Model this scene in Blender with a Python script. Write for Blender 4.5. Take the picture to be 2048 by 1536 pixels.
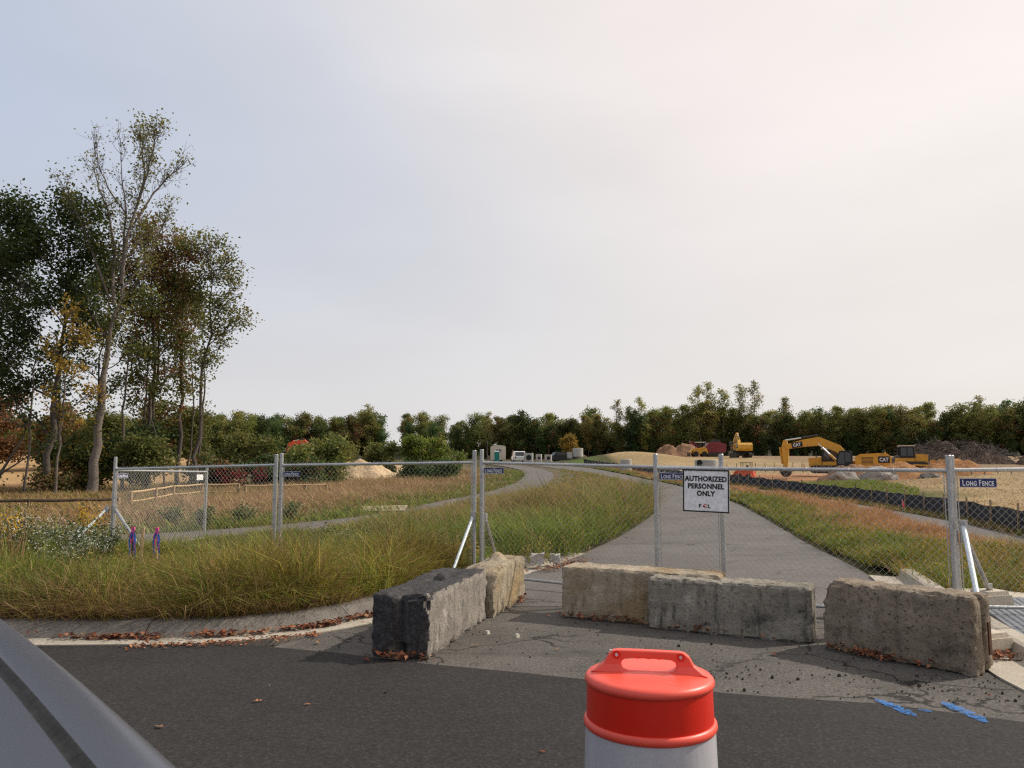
import bpy, bmesh, math
import numpy as np
from mathutils import Vector, Matrix, noise as mnoise

R = math.radians
SC = bpy.context.scene
COL = SC.collection
for o in list(bpy.data.objects):
    bpy.data.objects.remove(o)

# ------------------------------------------------------------------ camera
cam_d = bpy.data.cameras.new('camera')
cam_d.sensor_width = 36.0
cam_d.lens = 36.0 * 1538 / 2048
cam_d.clip_start = 0.05
cam_d.clip_end = 4000
cam_d.dof.use_dof = True
cam_d.dof.focus_distance = 11.0
cam_d.dof.aperture_fstop = 9.0
cam = bpy.data.objects.new('camera', cam_d)
cam.location = (0, 0, 1.7)
cam.rotation_euler = (R(90) + math.atan(162 / 1538), 0, 0)
COL.objects.link(cam)
SC.camera = cam

# ------------------------------------------------------------------ light
SUN_EL, SUN_AZ = R(40), R(71)          # azimuth to the right of the view direction
sun_dir = Vector((math.sin(SUN_AZ) * math.cos(SUN_EL), math.cos(SUN_AZ) * math.cos(SUN_EL), math.sin(SUN_EL)))
sun_d = bpy.data.lights.new('sun', 'SUN')
sun_d.energy = 4.1
sun_d.angle = R(1.2)
sun_d.color = (1.0, 0.93, 0.82)
sun = bpy.data.objects.new('sun', sun_d)
sun.rotation_euler = sun_dir.to_track_quat('Z', 'Y').to_euler()
sun.location = sun_dir * 60
COL.objects.link(sun)

world = bpy.data.worlds.new('World')
SC.world = world
world.use_nodes = True
wn, wl = world.node_tree.nodes, world.node_tree.links
wn.clear()


def N(nt, typ, **kw):
    n = nt.nodes.new(typ)
    for k, v in kw.items():
        setattr(n, k, v)
    return n


def build_world():
    nt = world.node_tree
    out = N(nt, 'ShaderNodeOutputWorld')
    bg = N(nt, 'ShaderNodeBackground')
    bg.inputs['Strength'].default_value = 0.1
    sky = N(nt, 'ShaderNodeTexSky', sky_type='NISHITA', sun_disc=False)
    sky.sun_elevation = SUN_EL
    sky.sun_rotation = SUN_AZ
    sky.air_density = 1.0
    sky.dust_density = 2.0
    tc = N(nt, 'ShaderNodeTexCoord')
    # angle to the sun: thin high cloud is brighter and warmer towards it
    dot = N(nt, 'ShaderNodeVectorMath', operation='DOT_PRODUCT')
    dot.inputs[1].default_value = sun_dir
    nt.links.new(tc.outputs['Generated'], dot.inputs[0])
    mr = N(nt, 'ShaderNodeMapRange', interpolation_type='SMOOTHSTEP')
    mr.inputs['From Min'].default_value = -0.15
    mr.inputs['From Max'].default_value = 0.95
    nt.links.new(dot.outputs['Value'], mr.inputs['Value'])
    cr = N(nt, 'ShaderNodeValToRGB')
    e = cr.color_ramp.elements
    e[0].position = 0.0
    e[0].color = (0.50, 0.575, 0.72, 1)
    e[1].position = 1.0
    e[1].color = (1.02, 0.95, 0.90, 1)
    k = e.new(0.42); k.color = (0.67, 0.69, 0.755, 1)
    k = e.new(0.62); k.color = (0.83, 0.80, 0.80, 1)
    k = e.new(0.80); k.color = (0.95, 0.88, 0.85, 1)
    nt.links.new(mr.outputs['Result'], cr.inputs['Fac'])
    # horizon: whiter and warmer
    sep = N(nt, 'ShaderNodeSeparateXYZ')
    nt.links.new(tc.outputs['Generated'], sep.inputs[0])
    mh = N(nt, 'ShaderNodeMapRange', interpolation_type='SMOOTHSTEP')
    mh.inputs['From Min'].default_value = 0.0
    mh.inputs['From Max'].default_value = 0.42
    mh.inputs['To Min'].default_value = 0.75
    mh.inputs['To Max'].default_value = 0.0
    nt.links.new(sep.outputs['Z'], mh.inputs['Value'])
    mixh = N(nt, 'ShaderNodeMix', data_type='RGBA')
    mixh.inputs['B'].default_value = (0.83, 0.785, 0.745, 1)
    nt.links.new(mh.outputs['Result'], mixh.inputs['Factor'])
    nt.links.new(cr.outputs['Color'], mixh.inputs['A'])
    # soft streaks of the cloud sheet
    mp = N(nt, 'ShaderNodeMapping')
    mp.inputs['Rotation'].default_value = (0.2, R(24), 0.5)
    mp.inputs['Scale'].default_value = (1.6, 1.2, 5.5)
    nt.links.new(tc.outputs['Generated'], mp.inputs['Vector'])
    no = N(nt, 'ShaderNodeTexNoise')
    no.inputs['Scale'].default_value = 1.5
    no.inputs['Detail'].default_value = 4.0
    no.inputs['Roughness'].default_value = 0.45
    nt.links.new(mp.outputs['Vector'], no.inputs['Vector'])
    mc = N(nt, 'ShaderNodeMapRange')
    mc.inputs['From Min'].default_value = 0.3
    mc.inputs['From Max'].default_value = 0.7
    mc.inputs['To Min'].default_value = 0.95
    mc.inputs['To Max'].default_value = 1.045
    nt.links.new(no.outputs['Fac'], mc.inputs['Value'])
    sc = N(nt, 'ShaderNodeVectorMath', operation='SCALE')
    nt.links.new(mixh.outputs['Result'], sc.inputs[0])
    nt.links.new(mc.outputs['Result'], sc.inputs['Scale'])
    sc2 = N(nt, 'ShaderNodeVectorMath', operation='SCALE')
    sc2.inputs['Scale'].default_value = 10.0
    nt.links.new(sc.outputs[0], sc2.inputs[0])
    mixs = N(nt, 'ShaderNodeMix', data_type='RGBA')
    mixs.inputs['Factor'].default_value = 0.93
    nt.links.new(sky.outputs['Color'], mixs.inputs['A'])
    nt.links.new(sc2.outputs[0], mixs.inputs['B'])
    nt.links.new(mixs.outputs['Result'], bg.inputs['Color'])
    nt.links.new(bg.outputs[0], out.inputs[0])


build_world()
vs = SC.view_settings
vs.view_transform = 'Standard'
vs.look = 'None'
vs.exposure = 0.0
vs.gamma = 1.0
vs.use_curve_mapping = False
SC.cycles.max_bounces = 6
SC.cycles.use_denoising = False
SC.cycles.filter_width = 1.25
SC.cycles.sample_clamp_indirect = 3.0
SC.cycles.transparent_max_bounces = 8

# ------------------------------------------------------------------ helpers
rng = np.random.default_rng(7)


def S(r, g, b):
    """sRGB 0-255 to linear"""
    f = lambda c: ((c / 255 + 0.055) / 1.055) ** 2.4 if c > 10 else c / 255 / 12.92
    return (f(r), f(g), f(b))


def sstep(t):
    t = np.clip(t, 0, 1)
    return t * t * (3 - 2 * t)


def H(x, y):
    """height of the terrain"""
    x = np.asarray(x, float); y = np.asarray(y, float)
    hb = np.interp(y, [0, 18, 40, 60, 85, 110, 140, 200, 300, 900], [0, 0, .22, .62, 1.2, 1.75, 2.15, 3.0, 4.2, 7])
    hr = np.interp(y, [0, 18, 40, 60, 80, 100, 130, 170, 200, 300, 900], [0, 0, .1, .12, .1, .6, 2.6, 3.6, 4.0, 4.6, 7])
    t = sstep((x - (7 + .13 * y)) / 7.)
    z = hb * (1 - t) + hr * t
    z = z + 1.15 * np.exp(-((x - 33) / 13) ** 2 - ((y - 46) / 9) ** 2)
    z = z + 1.9 * np.exp(-((x - 19) / 10) ** 2 - ((y - 118) / 9) ** 2)
    z = z + 1.6 * np.exp(-((x + 70) / 45) ** 2 - ((y - 100) / 22) ** 2)
    z = z + 5.0 * sstep((y - 262 - 25 * np.clip((40 - x) / 80, 0, 1)) / 40)      # wooded rise behind the site
    return z


def hz(x, y):
    return float(H(x, y))


_vn = rng.random((128, 128))


def vnoise(x, y, s):
    """value noise 0..1, feature size s"""
    x = np.asarray(x) / s + 400.3; y = np.asarray(y) / s + 400.7
    xi = np.floor(x).astype(int); yi = np.floor(y).astype(int)
    fx = sstep(x - xi); fy = sstep(y - yi)
    a = _vn[xi % 128, yi % 128]; b = _vn[(xi + 1) % 128, yi % 128]
    c = _vn[xi % 128, (yi + 1) % 128]; d = _vn[(xi + 1) % 128, (yi + 1) % 128]
    return (a * (1 - fx) + b * fx) * (1 - fy) + (c * (1 - fx) + d * fx) * fy


class MB:
    """collects geometry, then links it as one mesh object"""
    def __init__(s):
        s.v = []; s.l = []; s.t = []; s.c = []; s.n = 0; s.m = []; s.hasc = False

    def add(s, v, f, col=None, mi=0):
        v = np.asarray(v, float).reshape(-1, 3)
        if isinstance(f, np.ndarray):
            s.l.append((f + s.n).ravel()); s.t.append(np.full(len(f), f.shape[1]))
            nf = len(f)
        else:
            s.l.append(np.array([i for q in f for i in q], int) + s.n); s.t.append(np.array([len(q) for q in f], int))
            nf = len(f)
        s.m.append(np.full(nf, mi))
        if col is None:
            s.c.append(np.ones((len(v), 3)) * .5)
        else:
            s.hasc = True
            s.c.append(np.broadcast_to(np.asarray(col, float), (len(v), 3)))
        s.v.append(v); s.n += len(v)
        return s

    def box(s, c, d, rot=None, col=None, mi=0, taper=1.0, shear=0.0):
        x, y, z = d[0] / 2, d[1] / 2, d[2] / 2
        v = np.array([(-x, -y, -z), (x, -y, -z), (x, y, -z), (-x, y, -z),
                      (-x * taper + shear, -y * taper, z), (x * taper + shear, -y * taper, z), (x * taper + shear, y * taper, z), (-x * taper + shear, y * taper, z)])
        if rot is not None:
            v = v @ np.array(rot.to_3x3()).T
        s.add(v + np.array(c), np.array([(0, 3, 2, 1), (4, 5, 6, 7), (0, 1, 5, 4), (1, 2, 6, 5), (2, 3, 7, 6), (3, 0, 4, 7)]), col, mi)
        return s

    def tube(s, pts, rad, k=6, col=None, cap=True, mi=0):
        p = np.asarray(pts, float); n = len(p)
        r = np.broadcast_to(np.asarray(rad, float), (n,))
        t = np.gradient(p, axis=0); t /= np.linalg.norm(t, axis=1)[:, None] + 1e-12
        ref = np.array([0, 0, 1.]) if abs(t[:, 2]).mean() < .9 else np.array([1., 0, 0])
        a = np.cross(t, ref); a /= np.linalg.norm(a, axis=1)[:, None] + 1e-12
        b = np.cross(a, t)
        th = np.arange(k) * 2 * math.pi / k
        v = p[:, None, :] + r[:, None, None] * (np.cos(th)[None, :, None] * a[:, None, :] + np.sin(th)[None, :, None] * b[:, None, :])
        i = np.arange(n - 1)[:, None] * k; j = np.arange(k)[None, :]; j2 = (j + 1) % k
        f = np.stack([i + j, i + j2, i + k + j2, i + k + j], -1).reshape(-1, 4)
        s.add(v.reshape(-1, 3), f, col, mi)
        if cap:
            base = s.n - n * k
            s.l.append(np.concatenate([base + np.arange(k)[::-1], base + (n - 1) * k + np.arange(k)])); s.t.append(np.array([k, k])); s.m.append(np.full(2, mi))
        return s

    def lathe(s, prof, c=(0, 0, 0), k=32, col=None, mi=0, cap=True):
        pr = np.asarray(prof, float); n = len(pr)
        th = np.arange(k) * 2 * math.pi / k
        v = np.stack([pr[:, 0][:, None] * np.cos(th), pr[:, 0][:, None] * np.sin(th), np.broadcast_to(pr[:, 1][:, None], (n, k))], -1) + np.array(c)
        i = np.arange(n - 1)[:, None] * k; j = np.arange(k)[None, :]; j2 = (j + 1) % k
        f = np.stack([i + j, i + j2, i + k + j2, i + k + j], -1).reshape(-1, 4)
        s.add(v.reshape(-1, 3), f, col, mi)
        if cap:
            base = s.n - n * k
            s.l.append(np.concatenate([base + np.arange(k)[::-1], base + (n - 1) * k + np.arange(k)])); s.t.append(np.array([k, k])); s.m.append(np.full(2, mi))
        return s

    def prism(s, poly, y0, y1, M=None, col=None, mi=0):
        """polygon in x,z extruded along y"""
        n = len(poly)
        v = np.array([(x, y0, z) for x, z in poly] + [(x, y1, z) for x, z in poly], float)
        if M is not None:
            v = v @ np.array(M.to_3x3()).T + np.array(M.translation)
        f = [tuple(range(n)), tuple(range(2 * n - 1, n - 1, -1))] + [(i, i + n, (i + 1) % n + n, (i + 1) % n) for i in range(n)]
        s.add(v, f, col, mi)
        return s

    def build(s, name, mat, parent=None, origin=None, smooth=False, loc=None):
        me = bpy.data.meshes.new(name)
        v = np.concatenate(s.v)
        if origin is not None:
            v = v - np.array(origin)
        L = np.concatenate(s.l); T = np.concatenate(s.t)
        me.vertices.add(len(v)); me.vertices.foreach_set('co', v.astype(np.float32).ravel())
        me.loops.add(len(L)); me.loops.foreach_set('vertex_index', L.astype(np.int32))
        me.polygons.add(len(T))
        st = np.concatenate([[0], np.cumsum(T)[:-1]])
        me.polygons.foreach_set('loop_start', st.astype(np.int32))
        mats = mat if isinstance(mat, (list, tuple)) else [mat]
        for m_ in mats:
            me.materials.append(m_)
        if len(mats) > 1:
            me.polygons.foreach_set('material_index', np.concatenate(s.m).astype(np.int32))
        me.polygons.foreach_set('use_smooth', np.full(len(T), bool(smooth)))
        me.update(calc_edges=True)
        if s.hasc:
            c = np.concatenate(s.c)
            ca = me.color_attributes.new('Col', 'FLOAT_COLOR', 'POINT')
            ca.data.foreach_set('color', np.concatenate([c, np.ones((len(c), 1))], 1).astype(np.float32).ravel())
        if smooth == 'auto':
            me.set_sharp_from_angle(angle=R(35))
        ob = bpy.data.objects.new(name, me)
        COL.objects.link(ob)
        if parent is not None:
            ob.parent = parent
        if loc is not None:
            ob.location = loc
        return ob


def tag(o, label=None, cat=None, group=None, kind=None):
    if label: o['label'] = label
    if cat: o['category'] = cat
    if group: o['group'] = group
    if kind: o['kind'] = kind
    return o


def thing(name, label, cat, loc=(0, 0, 0), rotz=0, group=None):
    o = bpy.data.objects.new(name, None)
    o.empty_display_size = .2
    COL.objects.link(o)
    o.location = loc
    o.rotation_euler = (0, 0, rotz)
    return tag(o, label, cat, group)


def copy_tree(o, parent=None):
    c = o.copy()
    COL.objects.link(c)
    c.parent = parent
    for ch in list(o.children):
        copy_tree(ch, c)
    return c


# ------------------------------------------------------------------ materials
def mat_new(name):
    m = bpy.data.materials.new(name)
    m.use_nodes = True
    nt = m.node_tree
    nt.nodes.clear()
    out = N(nt, 'ShaderNodeOutputMaterial')
    bs = N(nt, 'ShaderNodeBsdfPrincipled')
    nt.links.new(bs.outputs[0], out.inputs[0])
    return m, nt, bs


def c4(c):
    return (c[0], c[1], c[2], 1)


def nz(nt, vec, scale, detail=4, rough=.55, mapscale=None, rot=None):
    if mapscale or rot:
        mp = N(nt, 'ShaderNodeMapping')
        if mapscale: mp.inputs['Scale'].default_value = mapscale
        if rot: mp.inputs['Rotation'].default_value = rot
        nt.links.new(vec, mp.inputs['Vector'])
        vec = mp.outputs['Vector']
    n = N(nt, 'ShaderNodeTexNoise')
    n.inputs['Scale'].default_value = scale
    n.inputs['Detail'].default_value = detail
    n.inputs['Roughness'].default_value = rough
    nt.links.new(vec, n.inputs['Vector'])
    return n.outputs['Fac']


def rampf(nt, fac, lo, hi, a=0., b=1.):
    m = N(nt, 'ShaderNodeMapRange', interpolation_type='SMOOTHSTEP')
    m.inputs['From Min'].default_value = lo; m.inputs['From Max'].default_value = hi
    m.inputs['To Min'].default_value = a; m.inputs['To Max'].default_value = b
    nt.links.new(fac, m.inputs['Value'])
    return m.outputs['Result']


def mixc(nt, fac, a, b, mode='MIX'):
    m = N(nt, 'ShaderNodeMix', data_type='RGBA', blend_type=mode)
    if isinstance(fac, (int, float)): m.inputs['Factor'].default_value = fac
    else: nt.links.new(fac, m.inputs['Factor'])
    for key, v in (('A', a), ('B', b)):
        if isinstance(v, tuple): m.inputs[key].default_value = c4(v)
        else: nt.links.new(v, m.inputs[key])
    return m.outputs['Result']


def bump(nt, bs, h, strength, dist=.02):
    b = N(nt, 'ShaderNodeBump')
    b.inputs['Strength'].default_value = strength
    b.inputs['Distance'].default_value = dist
    nt.links.new(h, b.inputs['Height'])
    nt.links.new(b.outputs[0], bs.inputs['Normal'])


def pm(name, c1, c2, scale=8., rough=.8, bump_s=.2, metal=0., fine=None, coords='Object', spec=.3, dist=.01):
    """two-tone procedural surface with relief"""
    m, nt, bs = mat_new(name)
    if coords == 'World':
        vec = N(nt, 'ShaderNodeNewGeometry').outputs['Position']
    else:
        vec = N(nt, 'ShaderNodeTexCoord').outputs[coords]
    f = nz(nt, vec, scale, 5, .6)
    col = mixc(nt, rampf(nt, f, .3, .7), c1, c2)
    g = nz(nt, vec, fine or scale * 9, 3, .6)
    col = mixc(nt, .35, col, mixc(nt, rampf(nt, g, .3, .7), tuple(x * .6 for x in c1), tuple(min(1, x * 1.35) for x in c2)))
    nt.links.new(col, bs.inputs['Base Color'])
    bs.inputs['Roughness'].default_value = rough
    bs.inputs['Metallic'].default_value = metal
    bs.inputs['Specular IOR Level'].default_value = spec
    if bump_s: bump(nt, bs, g, bump_s, dist)
    return m


def asphalt(name, c, light, patch, grain=.5, crack=0.):
    m, nt, bs = mat_new(name)
    vec = N(nt, 'ShaderNodeNewGeometry').outputs['Position']
    big = nz(nt, vec, .55, 5, .6)
    med = nz(nt, vec, 4, 6, .7)
    fine = nz(nt, vec, 38, 4, .8)
    col = mixc(nt, rampf(nt, big, .35, .7), c, light)
    col = mixc(nt, rampf(nt, med, .48, .75, 0, patch), col, tuple(x * .5 for x in c))
    col = mixc(nt, rampf(nt, fine, .50, .66, 0, grain), col, tuple(min(1, x * 2.4) for x in light))
    col = mixc(nt, rampf(nt, fine, .47, .36, 0, grain), col, tuple(x * .3 for x in c))
    st = nz(nt, vec, 1.1, 5, .6, (.3, 1.0, 1), (0, 0, R(24)))
    col = mixc(nt, rampf(nt, st, .56, .70, 0, patch), col, tuple(x * .5 for x in c))
    lg = nz(nt, vec, .9, 5, .65, (1, 1, 1), (0, 0, 1.1))
    col = mixc(nt, rampf(nt, lg, .58, .75, 0, patch), col, tuple(min(1, x * 1.5) for x in light))
    if crack:
        di = N(nt, 'ShaderNodeVectorMath', operation='ADD'); dn_ = N(nt, 'ShaderNodeTexNoise'); dn_.inputs['Scale'].default_value = 2.2; dn_.inputs['Detail'].default_value = 6
        nt.links.new(vec, dn_.inputs['Vector']); sc_ = N(nt, 'ShaderNodeVectorMath', operation='SCALE'); sc_.inputs['Scale'].default_value = .55
        nt.links.new(dn_.outputs['Color'], sc_.inputs[0]); nt.links.new(vec, di.inputs[0]); nt.links.new(sc_.outputs[0], di.inputs[1])
        vo = N(nt, 'ShaderNodeTexVoronoi', feature='DISTANCE_TO_EDGE'); vo.inputs['Scale'].default_value = .62; nt.links.new(di.outputs[0], vo.inputs['Vector'])
        ln = rampf(nt, vo.outputs['Distance'], .004, .012, 1., 0.)
        mk = N(nt, 'ShaderNodeMath', operation='MULTIPLY'); nt.links.new(ln, mk.inputs[0]); nt.links.new(rampf(nt, nz(nt, vec, .5, 3, .5), .46, .56, 0, crack), mk.inputs[1])
        col = mixc(nt, mk.outputs[0], col, tuple(x * .22 for x in c))
    nt.links.new(col, bs.inputs['Base Color'])
    bs.inputs['Roughness'].default_value = .85
    bs.inputs['Specular IOR Level'].default_value = .25
    bump(nt, bs, fine, .7, .012)
    return m


def concrete(name, base, dark, lightc, streak=.6, pits=.5, top_dark=.3, tan=None, rough_shaded_ends=None):
    m, nt, bs = mat_new(name)
    tc = N(nt, 'ShaderNodeTexCoord')
    vec = tc.outputs['Object']
    a = nz(nt, vec, 3.2, 6, .65)
    col = mixc(nt, rampf(nt, a, .35, .68), base, tuple(x * .72 for x in base))
    if tan:
        t = nz(nt, vec, 1.9, 4, .5)
        col = mixc(nt, rampf(nt, t, .45, .7, 0, .8), col, tan)
    s = nz(nt, vec, 6.0, 5, .6, (2.0, 2.0, .45))
    col = mixc(nt, rampf(nt, s, .5, .72, 0, streak), col, dark)
    s2 = nz(nt, vec, 8.0, 5, .7, (2.6, 2.6, .35))
    col = mixc(nt, rampf(nt, s2, .6, .70, 0, streak * .8), col, lightc)
    p = nz(nt, vec, 38, 3, .65)
    col = mixc(nt, rampf(nt, p, .56, .68, 0, pits), col, tuple(x * .3 for x in dark))
    b = nz(nt, vec, 1.4, 6, .7)
    col = mixc(nt, rampf(nt, b, .55, .75, 0, top_dark), col, dark)
    # scrapes
    sc = nz(nt, vec, 3.0, 3, .6, (1.2, 1.2, 14.0), (0, R(6), 0))
    col = mixc(nt, rampf(nt, sc, .70, .74, 0, .35), col, lightc)
    # blackened crust and big blotches
    bl = nz(nt, vec, 5.5, 6, .75)
    col = mixc(nt, rampf(nt, bl, .56, .66, 0, top_dark), col, tuple(x * .6 for x in dark))
    wl = nz(nt, vec, 2.6, 6, .7, (1, 1, 1), (1, 2, 3))
    col = mixc(nt, rampf(nt, wl, .58, .70, 0, .45), col, lightc)
    if rough_shaded_ends:               # rough charcoal ends and top against smooth cast sides, end-face shade painted in
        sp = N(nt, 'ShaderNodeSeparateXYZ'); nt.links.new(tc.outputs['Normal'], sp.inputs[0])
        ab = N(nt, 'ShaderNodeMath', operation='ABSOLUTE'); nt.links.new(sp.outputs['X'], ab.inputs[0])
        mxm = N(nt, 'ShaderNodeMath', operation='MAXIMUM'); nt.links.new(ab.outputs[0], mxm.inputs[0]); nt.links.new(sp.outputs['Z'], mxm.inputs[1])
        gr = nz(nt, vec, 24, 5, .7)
        ec = mixc(nt, rampf(nt, gr, .4, .65), rough_shaded_ends, tuple(x * 2.0 for x in rough_shaded_ends))
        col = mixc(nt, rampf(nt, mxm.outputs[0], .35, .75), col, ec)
    nt.links.new(col, bs.inputs['Base Color'])
    bs.inputs['Roughness'].default_value = .9
    bs.inputs['Specular IOR Level'].default_value = .2
    bump(nt, bs, nz(nt, vec, 30, 5, .7), .8, .03)
    return m


def leafmat(name, trans=.3, hue=.02, val=.25, rough=.6):
    m, nt, bs = mat_new(name)
    at = N(nt, 'ShaderNodeAttribute', attribute_name='Col')
    oi = N(nt, 'ShaderNodeObjectInfo')
    hs = N(nt, 'ShaderNodeHueSaturation')
    nt.links.new(rampf(nt, oi.outputs['Random'], 0, 1, .5 - hue, .5 + hue), hs.inputs['Hue'])
    mm = N(nt, 'ShaderNodeMath', operation='FRACT')
    mu = N(nt, 'ShaderNodeMath', operation='MULTIPLY'); mu.inputs[1].default_value = 7.31
    nt.links.new(oi.outputs['Random'], mu.inputs[0]); nt.links.new(mu.outputs[0], mm.inputs[0])
    nt.links.new(rampf(nt, mm.outputs[0], 0, 1, 1 - val, 1 + val), hs.inputs['Value'])
    nt.links.new(at.outputs['Color'], hs.inputs['Color'])
    nt.links.new(hs.outputs[0], bs.inputs['Base Color'])
    bs.inputs['Roughness'].default_value = rough
    bs.inputs['Specular IOR Level'].default_value = .25
    tr = N(nt, 'ShaderNodeBsdfTranslucent')
    nt.links.new(hs.outputs[0], tr.inputs['Color'])
    mx = N(nt, 'ShaderNodeMixShader'); mx.inputs[0].default_value = trans
    out = [n for n in nt.nodes if n.type == 'OUTPUT_MATERIAL'][0]
    nt.links.new(bs.outputs[0], mx.inputs[1]); nt.links.new(tr.outputs[0], mx.inputs[2])
    nt.links.new(mx.outputs[0], out.inputs[0])
    return m


def paint(name, c, rough=.4, metal=0., coat=0., dirt=.25, dirtc=(.16, .12, .08)):
    m, nt, bs = mat_new(name)
    vec = N(nt, 'ShaderNodeTexCoord').outputs['Object']
    col = mixc(nt, rampf(nt, nz(nt, vec, 2.2, 6, .65), .45, .75, 0, dirt), c, dirtc)
    nt.links.new(col, bs.inputs['Base Color'])
    bs.inputs['Roughness'].default_value = rough
    bs.inputs['Metallic'].default_value = metal
    bs.inputs['Coat Weight'].default_value = coat
    bs.inputs['Coat Roughness'].default_value = .05
    return m


def glassmat(name, c=(.02, .025, .03)):
    m, nt, bs = mat_new(name)
    bs.inputs['Base Color'].default_value = c4(c)
    bs.inputs['Roughness'].default_value = .06
    bs.inputs['Specular IOR Level'].default_value = .6
    return m


M = {}
M['asphalt_new'] = asphalt('asphalt_new', (.021, .018, .0165), (.028, .0245, .0225), .3, .6)
M['asphalt_old'] = asphalt('asphalt_old', (.072, .064, .056), (.112, .10, .088), .7, .5, .9)
M['asphalt_far'] = asphalt('asphalt_far', (.105, .093, .085), (.135, .121, .112), .3, .3, .7)
M['curb'] = pm('kerb_concrete', (.33, .285, .225), (.43, .38, .31), 3, .9, .12, coords='World', fine=60)
M['curb_dark'] = pm('kerb_concrete_weathered', (.115, .10, .088), (.19, .17, .145), 4, .9, .2, coords='World', fine=55)
M['walk'] = pm('sidewalk_concrete', (.43, .36, .275), (.52, .45, .355), 1.5, .9, .1, coords='World', fine=50)
M['plate'] = pm('cast_iron_plate', (.14, .15, .165), (.20, .21, .23), 6, .6, .2, metal=.3, coords='World')
M['galv'] = pm('galvanised_steel', (.36, .36, .36), (.50, .50, .50), 5, .42, .05, metal=.75)
M['galv_new'] = pm('bright_galvanised_steel', (.58, .64, .66), (.70, .75, .77), 4, .38, .03, metal=.5)
M['wire'] = pm('galvanised_wire', (.42, .40, .36), (.54, .52, .47), 12, .5, 0, metal=.45)
M['bark'] = pm('bark', (.065, .050, .040), (.12, .098, .082), 2.0, .95, .8, fine=14, dist=.04)
M['bark_pale'] = pm('pale_bark', (.11, .088, .072), (.185, .152, .128), 1.6, .95, .8, fine=12, dist=.04)
M['leaf'] = leafmat('leaves', .45, .008, .12)
M['leaf_far'] = leafmat('leaves_far', .45, .02, .28)
M['grass'] = leafmat('grass_blades', .3, 0, 0, .7)
M['litter'] = leafmat('dead_leaves', .15, 0, 0, .8)
M['white'] = pm('white_paint', (.70, .69, .66), (.78, .77, .75), 3, .5, .02)
M['signwhite'] = pm('white_sign_face', (.76, .75, .76), (.80, .79, .80), 2, .45, .01)
M['black'] = pm('black_paint', (.012, .012, .013), (.02, .02, .022), 6, .5, .02)
M['navy'] = pm('navy_sign_face', (.022, .026, .11), (.03, .034, .135), 4, .45, .01)
M['lettering'] = pm('white_lettering', (.62, .62, .63), (.7, .7, .7), 4, .5, 0)
M['orange_red'] = pm('salmon_lettering', (.62, .17, .10), (.68, .21, .13), 4, .5, 0)
M['rubber'] = pm('rubber', (.012, .012, .012), (.03, .028, .026), 6, .8, .2)
M['steel_dark'] = pm('dark_steel', (.03, .028, .026), (.07, .06, .05), 5, .6, .2, metal=.4)
M['rust'] = pm('rusted_steel', (.045, .018, .010), (.10, .04, .02), 14, .9, .4)
M['yellow'] = paint('machine_yellow', S(206, 150, 38), .55, 0, .05, .6, (.19, .125, .065))
M['orange'] = paint('machine_orange', S(205, 78, 38), .5, 0, .1, .35)
M['darkred'] = paint('machine_red', (.17, .012, .018), .5, 0, .1, .3, (.05, .03, .02))
M['glass'] = glassmat('window_glass')
M['wood'] = pm('weathered_wood', (.24, .155, .085), (.36, .25, .14), 5, .9, .3, fine=40)
M['wood_pale'] = pm('new_lumber', (.46, .30, .15), (.58, .40, .22), 5, .85, .25, fine=40)
M['wood_dark'] = pm('dark_wood', (.055, .038, .025), (.10, .07, .045), 5, .9, .3, fine=40)
M['silt'] = pm('black_silt_fabric', (.016, .017, .022), (.04, .042, .05), 3, .75, .4, fine=25, dist=.03)
M['pink'] = pm('pink_ribbon', (.75, .05, .22), (.85, .09, .30), 5, .5, 0)
M['blue'] = pm('blue_ribbon', (.02, .08, .40), (.04, .13, .52), 5, .5, 0)
M['redflag'] = pm('red_flag', (.70, .05, .06), (.8, .09, .10), 5, .6, 0)
M['conegrey'] = pm('precast_concrete', (.36, .33, .30), (.47, .44, .40), 1.6, .9, .3, fine=20)
M['tan'] = pm('tan_siding', (.52, .44, .34), (.58, .50, .40), 2, .7, .05)
M['teal'] = pm('teal_plastic', (.015, .17, .14), (.02, .22, .18), 3, .5, 0)
M['carwhite'] = paint('white_car_paint', (.72, .72, .72), .3, 0, .6, .1)

# ------------------------------------------------------------------ outlines on the plan (metres)
GUT_L = [(-18, 7.95), (-10, 7.6), (-6, 7.5), (-4.4, 7.46), (-2.96, 7.54), (-2.12, 7.88), (-1.5, 8.5), (-.85, 9.7), (-.25, 11.15), (.29, 12.47),
         (.93, 13.85), (1.62, 15.74), (3.1, 20.2), (4.61, 25.46), (5.5, 29.2), (7.3, 43.4), (7.76, 58), (7.4, 72), (4.9, 88), (1, 106), (-4, 125)]
LR_NEAR = [(-17.2, 7.95), (-15, 9.6), (-11, 12.6), (-7.8, 15.4), (-6.54, 16.9), (-5.29, 19.2), (-3.63, 21.8), (-2.73, 24.6), (-1.5, 33.1), (.1, 38.8), (1.3, 43), (2.1, 48), (3.2, 60), (4.05, 73.1), (3.2, 86), (-.2, 105), (-5, 124)]
LR_FAR = [(-21.5, 7.95), (-17, 12), (-13, 16), (-9.8, 18.8), (-8.2, 19.8), (-6.87, 21.3), (-4.6, 25.0), (-3.75, 29.8), (-2.0, 38.8), (-1.1, 43), (-.4, 48), (.6, 56), (1.2, 72), (.6, 86), (-3.2, 105), (-8, 124)]
RR_RIGHT = [(3.85, 5.99), (3.96, 6.63), (4.3, 8.0), (5.0, 10.4), (5.6, 12.4), (5.78, 13.4), (6.57, 17.8), (8.0, 25), (9.6, 34.2), (10.2, 45.6), (10.35, 55.8), (10.1, 72), (9.0, 89.5), (4.0, 108), (-1, 126)]
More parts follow.
